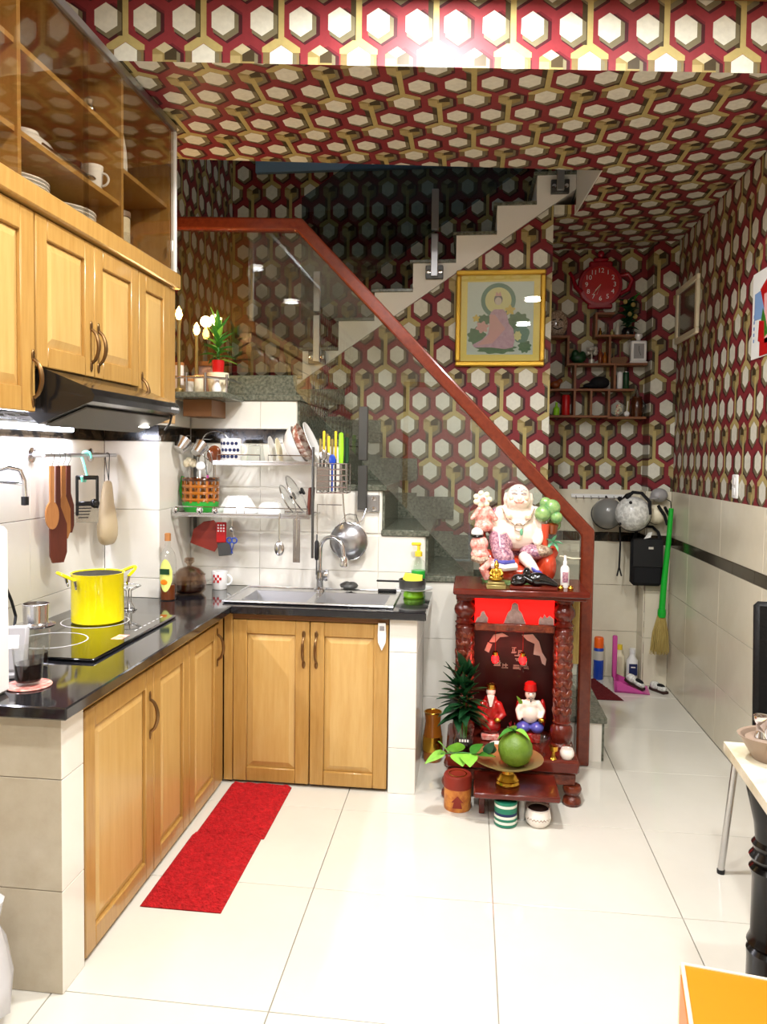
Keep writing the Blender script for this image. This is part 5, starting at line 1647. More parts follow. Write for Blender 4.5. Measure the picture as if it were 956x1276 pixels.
# --- in front of the altar
t = thing('offering_stool', 'low dark wood offering stool in front of the altar', 'stool', (0, 0, 0))
B().box(.035, .372, 3.095, 3.322, .112, .136, .005).obj('stool_top', 'red_wood', t)
for x in (.07, .33):
    for y in (3.22, 3.305):
        B().box(x - .012, x + .012, y - .012, y + .012, .0008, .111, .003).obj('leg', 'red_wood', t)
t = thing('pedestal_dish', 'brass pedestal fruit dish on the low wooden stool', 'dish', (.172, 3.20, .1365))
B().lathe([(0, 0), (.048, 0), (.05, .008), (.044, .016), (.047, .022), (.038, .032), (.034, .04), (.026, .046), (.024, .06), (.03, .068), (0, .07)], seg=28).obj('pedestal', 'gold', t)
B().lathe([(0, .070), (.05, .072), (.10, .088), (.14, .108), (.142, .112), (.10, .094), (.05, .078), (0, .076)], seg=36).obj('dish', 'brass', t)
t = thing('pomelo_fruit', 'large round green pomelo on the brass dish', 'fruit', (.20, 3.195, .216))
B().lathe([(0, 0), (.03, .004), (.058, .025), (.07, .06), (.067, .09), (.05, .118), (.025, .134), (.008, .138), (0, .136)], seg=26).obj('fruit_body', 'pomelo', t)
B().tube([(0, 0, .135), (-.01, -.005, .15)], .004, 6).obj('stem', 'leaf_dark', t)
for d, L, m_ in (((.7, -.5, .25), .075, 'leaf_light'), ((-.8, -.4, .2), .08, 'leaf_mid'), ((-.3, .6, .3), .07, 'leaf_mid')):
    B().leaf((-.004, -.002, .142), d, L, .035, .55).obj('leaf', m_, t)
t = thing('leafy_sprig', 'light green leafy citrus sprig trailing off the brass dish', 'sprig', (.07, 3.165, .252))
B().tube([(.05, .02, .0), (0, 0, .012), (-.08, -.01, .02), (-.17, -.015, .012)], .0025, 6).obj('twig', 'leaf_mid', t)
for bx, d, L, w_, m_ in ((-.15, (-.9, -.2, -.3), .085, .05, 'leaf_light'), (-.14, (-.5, -.2, .8), .075, .045, 'leaf_light'), (-.11, (.1, -.3, .9), .065, .045, 'leaf_light'), (-.10, (.2, -.6, -.2), .06, .045, 'leaf_light'), (-.06, (.1, -.9, -.1), .075, .042, 'leaf_light'), (-.05, (.5, .2, .5), .07, .04, 'leaf_mid'), (-.02, (.8, -.3, .2), .07, .035, 'leaf_mid'), (.01, (.4, .3, .7), .07, .032, 'leaf_dark'), (.02, (.25, .8, .5), .07, .032, 'leaf_dark')):
    B().leaf((bx, -.008, .016), d, L * 1.05, w_ * 1.7, .2, fold=.05).obj('leaf', m_, t)
t = thing('tea_canister', 'round orange tea canister with a dark red lid on the floor by the altar', 'canister', (-.03, 3.255, .0005))
B().lathe([(0, 0), (.054, 0), (.056, .004), (.056, .092), (0, .092)], seg=28).obj('can_body', 'canister_print', t)
B().lathe([(0, .092), (.058, .092), (.0585, .138), (.054, .145), (0, .142)], seg=28).obj('lid', 'cardboard_red', t)
B().tube(ring((0, 0, .1445), .036, 24), .003, 5, closed=True, flat=.4).obj('emblem', 'gold', t)
B().prism([(-.02, .02), (.02, .02), (.014, .045), (.024, .045), (0, .07), (-.024, .045), (-.014, .045)], -.0585, -.0555, 'xz').obj('temple_print', 'cardboard_red', t, smooth=False)
t = thing('striped_jar', 'green and white striped jar on the floor under the stool edge', 'jar', (.163, 3.135, .0005))
for k in range(9):
    z0 = .002 + k * .0108
    B().lathe([(0, z0), (.045, z0), (.0455, z0 + .002), (.0455, z0 + .0088), (.045, z0 + .0108), (0, z0 + .0108)], seg=26).obj('stripe', ('stripe_green', 'stripe_white', 'stripe_green', 'stripe_white', 'navy', 'stripe_green')[k % 6], t)
t = thing('ceramic_pot', 'squat white ceramic pot with dark rim on the floor under the stool', 'pot', (.292, 3.15, .0005))
B().lathe([(0, 0), (.036, 0), (.048, .015), (.052, .035), (.046, .06), (.044, .066), (.048, .07), (.042, .07), (.04, .06), (0, .05)], seg=26).obj('pot_body', 'porcelain', t)
B().lathe([(0, .055), (.0395, .06), (.0395, .066), (0, .067)], seg=22).obj('ash', 'shoe_dark', t)
B().tube([(.0505 * math.cos(a), .0505 * math.sin(a), .032 + .006 * (i % 2)) for i, a in enumerate([-2.6 + .13 * j for j in range(16)])], .0025, 5).obj('painted_band', 'robe_beige', t)
solo(B().lathe([(0, 0), (.012, 0), (.014, .005), (.014, .08), (0, .08)], seg=14), 'candle', 'white_plastic', 'short white candle on the floor behind the two jars', 'candle', (.232, 3.19, .0005))
t = thing('gold_vase', 'clear glass vase with a golden lining on the floor beside the altar', 'vase', (-.158, 3.755, .0005))
B().lathe([(0, 0), (.042, 0), (.046, .01), (.048, .05), (.046, .12), (.036, .19), (.042, .235), (.039, .235), (.033, .19), (.042, .12), (0, .01)], seg=24).obj('vase_body', 'amber', t)
B().lathe([(.048, .05), (.05, .055), (.0475, .118), (.0455, .122)], seg=24).obj('gold_band', 'gold', t)
B().tube(ring((0, 0, .236), .0405, 24), .003, 6, closed=True).obj('rim', 'gold', t)
solo(B().tube([(0, 0, 0), (.004, .0, .0), (.06, -.0, -.01), (.10, 0, -.008)], [.003, .004, .004, .003], 8), 'cream_stick', 'cream_plastic', 'short cream stick fixed to the handrail post behind the altar', 'stick', (.424, 3.792, 1.0))
solo(B().box(-.022, .022, -.006, .006, -.30, 0, .003).tube([(0, -.0, 0), (0, .0, .04)], .002, 6), 'paper_strip', 'straw', 'folded straw coloured paper strip hanging behind the altar column', 'strip', (.487, 3.69, .8155))

# ================================================================ PICTURE ON THE PARTITION
t = thing('framed_picture', 'gold framed embroidery of a seated haloed lady in pink robes', 'picture', (.152, 4.598, 2.252))
W2, H2 = .252, .272
for nm, x0, x1, z0, z1 in (('frame_bar', -W2, W2, H2 - .03, H2), ('frame_bar', -W2, W2, -H2, -H2 + .03), ('frame_bar', -W2, -W2 + .03, -H2 + .03, H2 - .03), ('frame_bar', W2 - .03, W2, -H2 + .03, H2 - .03)):
    B().box(x0, x1, -.028, -.001, z0, z1, .007).obj(nm, 'gold_frame', t)
B().box(-W2 + .03, W2 - .03, -.014, -.004, -H2 + .03, H2 - .03).obj('mount', 'gold_mount', t, smooth=False)
cv = B().box(-.186, .186, -.0165, -.0142, -.205, .205).obj('canvas', 'picture_sky', t, smooth=False)


def flat(name, poly, m, layer, par=cv):
    y = -.0166 - layer * .0004
    return B().prism(poly, y, y + .0003, 'xz').obj(name, m, par, smooth=False)


def disc(cx, cz, r_, n=28, sx=1, a0=0):
    return [(cx + sx * r_ * math.cos(2 * PI * i / n + a0), cz + r_ * math.sin(2 * PI * i / n + a0)) for i in range(n)]


def lump(cx, cz, r_, k, amp, sx=1):
    return [(cx + sx * r_ * (1 + amp * math.sin(k * 2 * PI * i / 40)) * math.cos(2 * PI * i / 40), cz + r_ * (1 + amp * math.sin(k * 2 * PI * i / 40)) * math.sin(2 * PI * i / 40)) for i in range(40)]


flat('halo', disc(-.012, .10, .098), 'pic_teal', 1)
flat('halo', disc(-.012, .10, .074), 'pic_halo', 2)
for x, z, r_, sx in ((-.13, -.10, .05, 1), (.10, -.02, .05, 1.2), (-.02, -.17, .03, 3.6), (.14, -.16, .035, 1), (-.09, -.01, .03, 1.3)):
    flat('foliage', lump(x, z, r_, 9, .13, sx), 'pic_green', 3)
flat('lily_pad', lump(.12, -.09, .05, 5, .06, .9), 'pic_teal', 4)
flat('robe', [(-.055, .03), (-.035, .05), (.015, .05), (.035, .03), (.05, -.03), (.075, -.06), (.085, -.12), (.075, -.165), (.03, -.175), (-.05, -.165), (-.14, -.165), (-.155, -.15), (-.10, -.12), (-.07, -.09), (-.06, -.05)], 'pic_pink', 5)
flat('sleeve', [(-.06, .02), (-.03, .02), (.03, -.06), (-.04, -.14), (-.13, -.155), (-.06, -.09)], 'pic_lotus', 6)
flat('veil', disc(-.012, .105, .03, 20, .8), 'pic_hair', 6)
flat('face', disc(-.012, .096, .022, 18, .85), 'pic_skin', 7)
flat('crown', [(-.03, .125), (-.022, .15), (-.012, .135), (-.002, .15), (.006, .125)], 'pic_lotus', 8)
flat('lotus', lump(-.10, -.05, .03, 6, .2, 1.1), 'pic_lotus', 5)
flat('flower', lump(.055, .045, .024, 5, .25), 'pic_yellow', 6)
flat('flower', lump(-.135, .0, .018, 5, .25), 'pic_yellow', 6)
flat('flower', lump(.10, -.10, .026, 7, .12, .8), 'pic_halo', 6)
B().box(-W2 + .03, W2 - .03, -.0225, -.0215, -H2 + .03, H2 - .03).obj('pane', 'glass_clear', t, smooth=False)

# ================================================================ NICHE
t = thing('teapot_clock', 'dark red teapot shaped wall clock with white numerals', 'clock', (.825, 5.4065, 2.60))
b = B().lathe([(0, 0), (.13, 0), (.145, .012), (.138, .03), (0, .034)], (0, 0, 0), 40, R=RX(PI / 2))
b.box(-.075, .075, -.03, 0, .115, .155, .01).box(-.05, .05, -.032, 0, .15, .18, .012).ell((0, -.02, .20), (.022, .02, .024))
b.box(-.08, .08, -.03, 0, -.155, -.12, .008)
b.obj('teapot', 'red_clock', t)
B().tube([(-.12, -.026, -.05), (-.16, -.024, -.01), (-.175, -.02, .05), (-.20, -.02, .085)], [.026, .022, .016, .018], 10, flat=.7).obj('spout', 'red_clock', t)
B().tube([(.12, -.015, .06), (.175, -.015, .07), (.205, -.015, .03), (.18, -.015, -.03), (.125, -.015, -.06)], .014, 10).obj('handle', 'red_clock', t)
fa = B().lathe([(0, .030), (.118, .031), (.118, .0345), (0, .0345)], (0, 0, 0), 40, R=RX(PI / 2)).obj('dial', 'red', t)
for h_ in range(1, 13):
    a = PI / 2 - 2 * PI * h_ / 12
    text('numeral', str(h_), .042, 'white_plastic', fa, (.09 * math.cos(a), -.0355, .09 * math.sin(a)))
for a, L, w_ in ((math.radians(-132), .05, .004), (math.radians(-128), .075, .003), (math.radians(-110), .07, .0012)):
    B().tube([(0, -.0375, 0), (L * math.cos(a), -.0375, L * math.sin(a))], w_ * .6, 6).obj('hand', 'cream_plastic', fa)

t = thing('wall_mask', 'pale smiling face mask on the papered wall behind the partition edge', 'mask', (.555, 5.4065, 2.352))
B().ell((0, -.0155, 0), (.066, .017, .09), seg=24, rings=14).obj('face', 'robe_beige', t)
B().tube([(-.03, -.03, -.028), (0, -.036, -.042), (.03, -.03, -.028)], .004, 6).tube([(-.032, -.028, .02), (-.012, -.033, .026)], .004, 6).tube([(.032, -.028, .02), (.012, -.033, .026)], .004, 6).obj('features', 'black_matt', t)
B().ell((0, -.035, -.004), (.009, .012, .016)).obj('nose', 'robe_beige', t)

# stepped display shelf
t = thing('display_shelf', 'stepped brown wooden wall shelf with small compartments', 'shelf', (0, 0, 0))
SY0, SY1 = 5.285, 5.4065
ST = .014


def hb(x0, x1, z):
    B().box(x0, x1, SY0, SY1, z - ST, z, .001).obj('board', 'shelf_wood', t, smooth=False)


def vb(x, z0, z1):
    B().box(x - ST / 2, x + ST / 2, SY0, SY1, z0, z1 - ST).obj('upright', 'shelf_wood', t, smooth=False)


hb(.784, .905, 2.405); hb(.784, 1.034, 2.262); vb(.791, 2.262, 2.405)
hb(.46, .625, 2.258); hb(.61, 1.118, 2.079); vb(.617, 2.079, 2.258)
hb(.46, 1.04, 1.914); hb(.46, .672, 1.742); hb(.875, 1.118, 1.735)
vb(.88, 2.079, 2.262); vb(.665, 1.914, 2.079); vb(.915, 1.914, 2.079); vb(.665, 1.742, 1.914); vb(.882, 1.735, 1.914); vb(.77, 1.742, 1.914)
hb(.672, .875, 1.742)
GN = 'ornaments on the stepped wall shelf'
YS = 5.345
ZT = 2.2625
for i, (x, r_, h_, m_, nm, lab) in enumerate((
        (.825, .011, .05, 'gold', 'bottle', 'slim golden perfume bottle in the top compartment of the stepped shelf'),
        (.86, .02, .085, 'glass_ware', 'tumbler', 'frosted glass tumbler in the top compartment of the stepped shelf'),
        (.90, .013, .04, 'brass', 'bottle', 'tiny brass bottle in the top compartment of the stepped shelf'),
        (.934, .018, .085, 'silver_paint', 'bottle', 'silver flask on the top board of the stepped shelf'))):
    solo(B().lathe([(0, 0), (r_, 0), (r_, h_ * .6), (r_ * .5, h_ * .75), (r_ * .5, h_), (0, h_)], seg=14), nm, m_, lab, 'bottle', (x, YS, ZT), group=GN)
# dark bouquet
t = thing('flower_arrangement', 'dark artificial plant with a few pale blossoms on the top board of the shelf', 'plant', (1.0, YS, ZT))
B().lathe([(0, 0), (.035, 0), (.04, .03), (.03, .05), (0, .05)], seg=16).obj('pot', 'black_gloss', t)
for i in range(40):
    a, e = i * 2.4, .1 + 1.3 * (i % 7) / 7
    L = .07 + .05 * ((i * 5) % 4) / 4
    B().leaf((0, 0, .05 + .16 * (i / 40)), (math.cos(a) * math.cos(e), -abs(math.sin(a)) * math.cos(e), math.sin(e)), L, .035, .3).obj('leaf', 'leaf_dark', t)
for x, z in ((-.03, .21), (.02, .19), (.0, .13), (.035, .115)):
    B().ell((x, -.05, z), (.014, .008, .016)).obj('blossom', 'straw', t)
B().leaf((.03, -.02, .22), (.5, -.3, .9), .08, .03, .2).obj('leaf', 'leaf_mid', t)
# second row
q = thing('stone_ornament', 'dark rock shaped ornament on a pale saucer on the stepped shelf', 'ornament', (.69, YS, 2.0795), 0, GN)
B().lathe([(0, 0), (.045, 0), (.05, .006), (0, .008)], seg=20).obj('saucer', 'leaf_dark', q)
blob('rock', [((0, 0, .04), (.05, .03, .034)), ((-.02, 0, .065), (.025, .022, .03)), ((.025, 0, .06), (.022, .02, .025))], 'leaf_dark', q, .006, 1)
q = thing('bonsai_ornament', 'small pale branching tree ornament on the stepped shelf', 'ornament', (.775, YS, 2.0795), 0, GN)
B().lathe([(0, 0), (.02, 0), (.018, .03), (0, .03)], seg=14).tube([(0, 0, .03), (0, 0, .08)], .005, 6).obj('trunk', 'silver_paint', q)
for i in range(9):
    a = i * 2.4
    B().ell((.025 * math.cos(a), .02 * math.sin(a), .085 + .018 * math.sin(i)), (.015, .015, .014), seg=8, rings=6).obj('foliage', 'silver_paint', q)
for x, m_, h_, nm, lab in ((.828, 'brown_glaze', .095, 'jar', 'brown glazed jar left of the short upright on the stepped shelf'), (.857, 'amber', .075, 'bottle', 'amber bottle touching the short upright on the stepped shelf')):
    solo(B().lathe([(0, 0), (.012, 0), (.014, h_ * .3), (.013, h_ * .65), (.006, h_ * .8), (.007, h_), (0, h_)], seg=14), nm, m_, lab, nm, (x, YS - .01, 2.0795), group=GN)
q = thing('model_ship', 'brown wooden model boat on the stepped shelf beside the white clock', 'model', (.945, YS, 2.0795), 0, GN)
B().prism([(-.055, .02), (-.04, 0), (.04, 0), (.06, .03), (.045, .045), (-.045, .04)], -.018, .018, 'xz').obj('hull', 'wood_dark', q)
B().tube([(.01, 0, .04), (.01, 0, .14)], .003, 6).ell((.01, 0, .145), .008).tube([(-.03, 0, .04), (-.03, 0, .10)], .003, 6).obj('mast', 'brass', q)
q = thing('table_clock', 'white table clock with a knob on top standing on the stepped shelf', 'clock', (1.064, YS - .02, 2.0795), 0, GN)
B().box(-.056, .056, -.03, .03, 0, .012, .003).box(-.05, .05, -.026, .026, .012, .145, .006).obj('case', 'white_gloss', q)
B().box(-.032, .032, -.0275, -.0255, .03, .125).obj('dial', 'grey_plastic', q, smooth=False)
B().tube([(0, -.0285, .08), (.012, -.0285, .05)], .0015, 5).tube([(0, -.0285, .08), (0, -.0285, .11)], .0015, 5).obj('hand', 'black_matt', q)
B().lathe([(.014, .145), (.012, .155), (.026, .17), (.026, .185), (.012, .195), (0, .196)], seg=18).obj('knob', 'white_gloss', q)
# third row
q = thing('cap', 'black rounded cap lying on the third board of the stepped shelf', 'cap', (.83, YS, 1.9145), 0, GN)
blob('crown', [((0, 0, .043), (.065, .04, .042)), ((-.06, -.01, .022), (.05, .035, .02))], 'black_cloth', q, .006, 2)
B().ell((-.10, -.02, .008), (.035, .03, .007)).obj('visor', 'black_gloss', q)
for x, m_, lab in ((.955, 'white_plastic', 'white can with red lettering on the third board of the stepped shelf'), (.995, 'leaf_dark', 'dark green can next to the white can on the stepped shelf')):
    q = thing('drink_can', lab, 'can', (x, YS - .01, 1.9145), 0, GN)
    B().lathe([(0, 0), (.016, 0), (.019, .004), (.019, .105), (.016, .11), (0, .11)], seg=18).obj('can_body', m_, q)
    B().lathe([(0, .11), (.0155, .11), (.0155, .113), (0, .113)], seg=18).obj('lid', 'steel', q)
q = thing('toy_figure', 'small brown animal figure on the third board behind the partition edge', 'figure', (.545, YS, 1.9145), 0, GN)
blob('figure', [((0, 0, .03), (.035, .022, .026)), ((.03, 0, .055), (.018, .016, .016))], 'brown_glaze', q, .005, 1)
# bottom row
q = thing('round_tin', 'red cylindrical tin in the bottom row of the stepped shelf', 'tin', (.615, YS - .01, 1.7425), 0, GN)
B().lathe([(0, 0), (.026, 0), (.027, .004), (.027, .125), (.02, .135), (0, .136)], seg=20).obj('tin_body', 'red', q)
q = thing('spray_bottle', 'small green bottle beside the red tin on the stepped shelf', 'bottle', (.555, YS - .01, 1.7425), 0, GN)
B().lathe([(0, 0), (.02, 0), (.021, .045), (.008, .06), (.008, .085), (0, .086)], seg=16).obj('bottle_body', 'lime', q)
q = thing('glass_jar', 'glass jar of pale sweets in the bottom row of the stepped shelf', 'jar', (.945, YS - .015, 1.7355), 0, GN)
B().lathe([(0, 0), (.036, 0), (.042, .02), (.042, .07), (.03, .088), (.034, .10), (.03, .105), (0, .106)], seg=22).obj('jar_glass', 'glass_ware', q)
for i in range(14):
    a = i * 2.4
    B().ell((.022 * math.cos(a) * (i % 3) / 2, .022 * math.sin(a) * (i % 3) / 2, .016 + .0045 * i), (.010, .010, .009), seg=8, rings=6).obj('sweet', 'cream_plastic' if i % 3 else 'pink_porcelain', q)
solo(B().ell((0, 0, .018), (.018, .012, .018)).tube([(0, 0, .03), (.006, 0, .10)], .003, 6), 'spoon', 'white_plastic', 'white ladle shaped spoon leaning beside the sweet jar', 'spoon', (1.0, YS - .035, 1.7355), group=GN)
q = thing('jug', 'dark brown jug with a steel top at the end of the bottom shelf', 'jug', (1.065, YS - .02, 1.7355), 0, GN)
B().lathe([(0, 0), (.036, 0), (.042, .03), (.038, .10), (.03, .12), (.034, .13), (0, .132)], seg=20).obj('jug_body', 'brown_glass', q)
B().tube([(.036, 0, .04), (.052, -.01, .07), (.034, 0, .11)], .006, 8).obj('handle', 'black_gloss', q)
B().lathe([(.02, .13), (.01, .15), (.006, .17), (0, .19)], seg=14).obj('stopper', 'steel', q)

# hooks, helmets, bag
t = thing('hook_rail', 'white rail of small coat hooks on the tiled niche wall', 'hook rail', (0, 0, 0))
B().box(.67, 1.02, 5.388, 5.3995, 1.20, 1.225, .003).obj('rail', 'white_plastic', t)
for i in range(7):
    x = .70 + i * .049
    B().tube([(x, 5.386, 1.212), (x, 5.372, 1.203), (x, 5.362, 1.19), (x, 5.352, 1.196)], .003, 6).obj('hook', 'steel', t)


def helmet(name, m, lab, loc, r_, rz, straps):
    t = thing(name, lab, 'helmet', loc, rz)
    T = RX(1.2)
    B().lathe([(r_ * math.sin(PI * .62 * (1 - i / 12)), r_ * 1.08 * math.cos(PI * .62 * (1 - i / 12))) for i in range(12)] + [(0, r_ * 1.08)] + [], (0, 0, 0), 30, R=T).obj('shell', m, t)
    B(T.to_4x4()).tube(ring((0, 0, r_ * 1.08 * math.cos(PI * .62)), r_ * .935, 30), r_ * .05, 8, closed=True).obj('edge_trim', 'black_matt', t)
    return t


h1 = helmet('helmet', 'helmet_grey', 'grey motorbike helmet with a black padded band hanging on the hook rail', (.892, 5.285, 1.105), .10, .2, 1)
B().tube([(.03 + .105 * math.cos(a) * .6, -.07 + .02 * math.cos(a), .108 * math.sin(a)) for a in [-.6 + .2 * i for i in range(10)]], .03, 8, flat=.5).obj('padded_band', 'black_cloth', h1)
B().tube([(.0, .02, .1), (.006, .05, .108), (.013, .068, .088)], .007, 6).obj('hanging_strap', 'black_cloth', h1)
B().tube([(.06, -.06, -.08), (.062, -.07, -.2), (.06, -.065, -.34)], .006, 6).tube([(.06, -.065, -.34), (.045, -.07, -.40)], .005, 6).tube([(.06, -.065, -.34), (.075, -.07, -.40)], .005, 6).obj('chin_strap', 'black_cloth', h1)
h2 = helmet('helmet', 'helmet_white', 'scuffed white helmet hanging in front of the grey one', (1.01, 5.08, 1.12), .108, -.35, 1)
for x, z in ((.03, .03), (-.06, -.06), (.0, .075)):
    B().ell((x, -.096, z), (.010, .008, .010), seg=10, rings=7).obj('rivet', 'black_matt', h2)
B().tube([(-.03, -.06, .10), (-.0, -.02, .135), (.05, .0, .13), (.10, -.02, .08), (.105, -.03, 0)], .011, 8).obj('strap', 'black_cloth', h2)
B().tube([(-.02, .0, .105), (-.03, .08, .125), (-.07, .17, .11), (-.108, .255, .076)], .007, 6).obj('hanging_strap', 'black_cloth', h2)
h3 = helmet('helmet', 'cream_plastic', 'cream open face helmet with black straps beside the white one', (1.168, 5.15, 1.115), .062, .4, 1)
B().tube([(-.04, -.07, .06), (.0, -.08, .0), (.03, -.07, -.06)], .010, 8).tube([(.0, -.082, .05), (.04, -.07, .0)], .009, 8).obj('strap', 'black_cloth', h3)
t = thing('shoulder_bag', 'black cloth shoulder bag hanging on the tiled pier', 'bag', (1.12, 5.165, .66))
o = B().box(-.10, .095, -.035, .04, 0, .30, .02).obj('bag_body', 'black_cloth', t)
B().box(-.095, .09, -.042, -.034, .12, .30, .006).obj('flap', 'black_matt', t)
B().tube([(-.08, 0, .295), (-.06, .03, .345), (.0, .046, .372), (.04, .046, .37), (.07, .025, .34), (.08, 0, .295)], .012, 8, flat=.4).obj('strap', 'black_cloth', t)
B().box(-.0, .03, -.0445, -.041, .235, .25, .001).obj('tab', 'silver_paint', t)
B().prism([(-.03, .30), (.01, .31), (.02, .345), (-.005, .34)], -.045, -.042, 'xz').obj('paper_tag', 'white_plastic', t, smooth=False)
t = thing('cap', 'grey cloth cap hanging above the broom in the corner', 'cap', (1.185, 5.15, 1.235))
blob('crown', [((0, .02, 0), (.055, .045, .045)), ((-.04, -.01, -.02), (.03, .04, .012))], 'grey_plastic', t, .006, 2)
B().tube([(0, .06, .02), (0, .075, .03)], .004, 6).obj('loop', 'black_cloth', t)
t = thing('broom', 'straw broom with a bright green handle hanging bristles down in the corner', 'broom', (0, 0, 0))
B().tube([(1.236, 5.065, 1.16), (1.225, 5.062, .95), (1.205, 5.06, .70), (1.195, 5.06, .50)], [.015, .016, .019, .020], 12).obj('handle', 'green_broom', t)
br = B()
for i in range(90):
    a, k = i * 2.4, math.sqrt(i / 90)
    x, y = .058 * k * math.cos(a), .03 * k * math.sin(a)
    br.tube([(1.195 + x * .25, 5.06 + y * .4, .52), (1.19 + x * .8, 5.06 + y, .38), (1.188 + x, 5.06 + y, .245 + .03 * ((i * 7) % 5) / 5)], [.003, .0036, .002], 4)
br.obj('bristles', 'straw', t)
B().lathe([(.024, .48), (.026, .50), (.024, .53)], (1.196, 5.06, 0), 14).obj('ferrule', 'green_broom', t)
B().tube([(1.236, 5.066, 1.15), (1.24, 5.10, 1.20), (1.24, 5.225, 1.21)], .003, 6).obj('hanging_loop', 'black_matt', t)

# cleaning things on the niche floor
GC = 'cleaning things on the niche floor'
t = thing('spray_can', 'tall blue spray can with an orange cap on the niche floor', 'spray can', (.865, 5.33, .0005), 0, GC)
B().lathe([(0, 0), (.03, 0), (.033, .006), (.033, .20), (.028, .21), (0, .21)], seg=20).obj('can_body', 'blue_can', t)
B().lathe([(.0335, .13), (.0337, .14), (.0337, .185), (.0335, .19)], seg=20).obj('silver_band', 'silver_paint', t)
B().lathe([(0, .21), (.031, .21), (.031, .27), (.026, .28), (0, .28)], seg=20).obj('cap', 'orange_cap', t)
t = thing('dustpan', 'pink plastic dustpan with an upright handle on the niche floor', 'dustpan', (1.02, 5.115, .0005), -.12, GC)
B().prism([(-.09, .0), (.12, .0), (.12, .006), (-.075, .012), (-.085, .075), (-.095, .075)], -.09, .09, 'xz').obj('pan', 'pink_plastic', t)
for y in (-.09, .086):
    B().prism([(-.09, .0), (.12, .0), (-.08, .075)], y, y + .004, 'xz').obj('side', 'pink_plastic', t, smooth=False)
B().box(-.105, -.075, -.014, .014, .07, .34, .006).obj('handle', 'pink_plastic', t)
for x, y, m_, c_, h_, lab, cat in ((1.0, 5.345, 'cream_plastic', 'yellow', .20, 'cream bottle with a yellow cap behind the dustpan', 'bottle'), (1.075, 5.30, 'white_plastic', 'white_gloss', .19, 'white cleaner bottle with a navy label on the niche floor', 'bottle')):
    q = thing('cleaner_bottle', lab, cat, (x, y, .0005), 0, GC)
    B().lathe([(0, 0), (.034, 0), (.036, .006), (.036, h_ * .75), (.018, h_ * .9), (.018, h_), (0, h_)], seg=20).obj('bottle_body', m_, q)
    B().lathe([(0, h_), (.02, h_), (.02, h_ + .03), (0, h_ + .031)], seg=16).obj('cap', c_, q)
    if 'navy' in lab:
        B().box(-.026, .026, -.0385, -.034, .05, .125).obj('label_panel', 'navy', q, smooth=False)
        B().box(-.014, .014, -.0392, -.0384, .10, .107).obj('print_line', 'white_gloss', q, smooth=False)


def shoe(lab, loc, rot):
    t = thing('slipper', lab, 'shoe', loc, 0, 'slippers on the niche floor')
    t.rotation_euler = rot
    t.scale = (.72, .6, .8)
    B().prism([(-.03, -.11), (.028, -.11), (.04, -.02), (.042, .06), (.03, .105), (.0, .12), (-.03, .105), (-.042, .05), (-.032, -.03)], 0, .018, 'xy').obj('sole', 'shoe_dark', t)
    blob('upper', [((0, .05, .037), (.042, .07, .034)), ((0, -.04, .032), (.034, .07, .026))], 'helmet_white', t, .006, 2)
    B().ell((0, -.03, .05), (.026, .055, .016)).obj('opening', 'black_cloth', t)
    B().ell((0, .08, .055), (.02, .025, .010)).obj('toe_trim', 'pink_porcelain', t)


shoe('white slipper with dark opening propped on the pink dustpan', (1.05, 5.095, .035), (.35, 0, .9))
shoe('white slipper lying by the wall past the dustpan', (1.2, 5.1, .0008), (0, 0, .5))
rug('floor_mat', 'dark_red_mat', .67, .945, 4.86, 5.285, 'dark red floor mat in the niche beside the first stair', 22, x1b=.845)

# right wall
t = thing('small_picture', 'white framed small picture on the papered wall by the niche', 'picture', (XR + .007, 4.98, 2.355))
for y0, y1, z0, z1 in ((-.235, .235, .135, .17), (-.235, .235, -.17, -.135), (-.235, -.2, -.135, .135), (.2, .235, -.135, .135)):
    B().box(-.022, -.0, y0, y1, z0, z1, .004).obj('frame_bar', 'cream_plastic', t)
B().box(-.010, -.002, -.2, .2, -.135, .135).obj('print', 'mirror_dark', t, smooth=False)
t = thing('poster', 'bright poster with a red pointed shape and blue sky on the papered wall', 'poster', (XR + .007, 3.60, 2.12))
B().box(-.004, -.0, -.27, .27, -.195, .195, .001).obj('sheet', 'paper_white', t, smooth=False)


def pflat(name, poly, m, layer):
    x = -.0042 - layer * .0005
    B().prism(poly, x - .0004, x, 'yz').obj(name, m, t, smooth=False)


pflat('sky', [(.24, -.02), (.24, .10), (-.2, .12), (-.2, -.04)], 'paper_blue', 1)
pflat('tower', [(.12, .02), (.17, .11), (.03, .17), (-.06, .10), (-.06, .02)], 'red', 2)
pflat('wall_shape', [(.10, -.14), (.12, .08), (.06, .08), (.04, -.14)], 'pic_lotus', 3)
pflat('tree', [(.16, -.06), (.13, .02), (.10, -.02), (.06, -.1), (.12, -.12)], 'leaf_mid', 4)
pflat('figure', [(.18, -.12), (.17, -.03), (.11, -.04), (.10, -.14)], 'red', 5)
pflat('ground', [(.16, -.19), (.16, -.12), (-.24, -.11), (-.24, -.19)], 'red', 3)
for k in range(5):
    pflat('caption_mark', [(.245, -.12 + k * .028), (.23, -.12 + k * .028), (.23, -.105 + k * .028), (.245, -.105 + k * .028)], 'paper_blue', 2)
t = thing('light_switch', 'narrow white light switch on the papered wall above the tiles', 'switch', (XR + .007, 4.02, 1.335))
B().box(-.012, 0, -.035, .035, -.058, .058, .004).obj('plate', 'white_plastic', t)
for z in (-.025, .025):
    B().box(-.016, -.0118, -.015, .015, z - .018, z + .018, .002).obj('rocker', 'white_gloss', t)

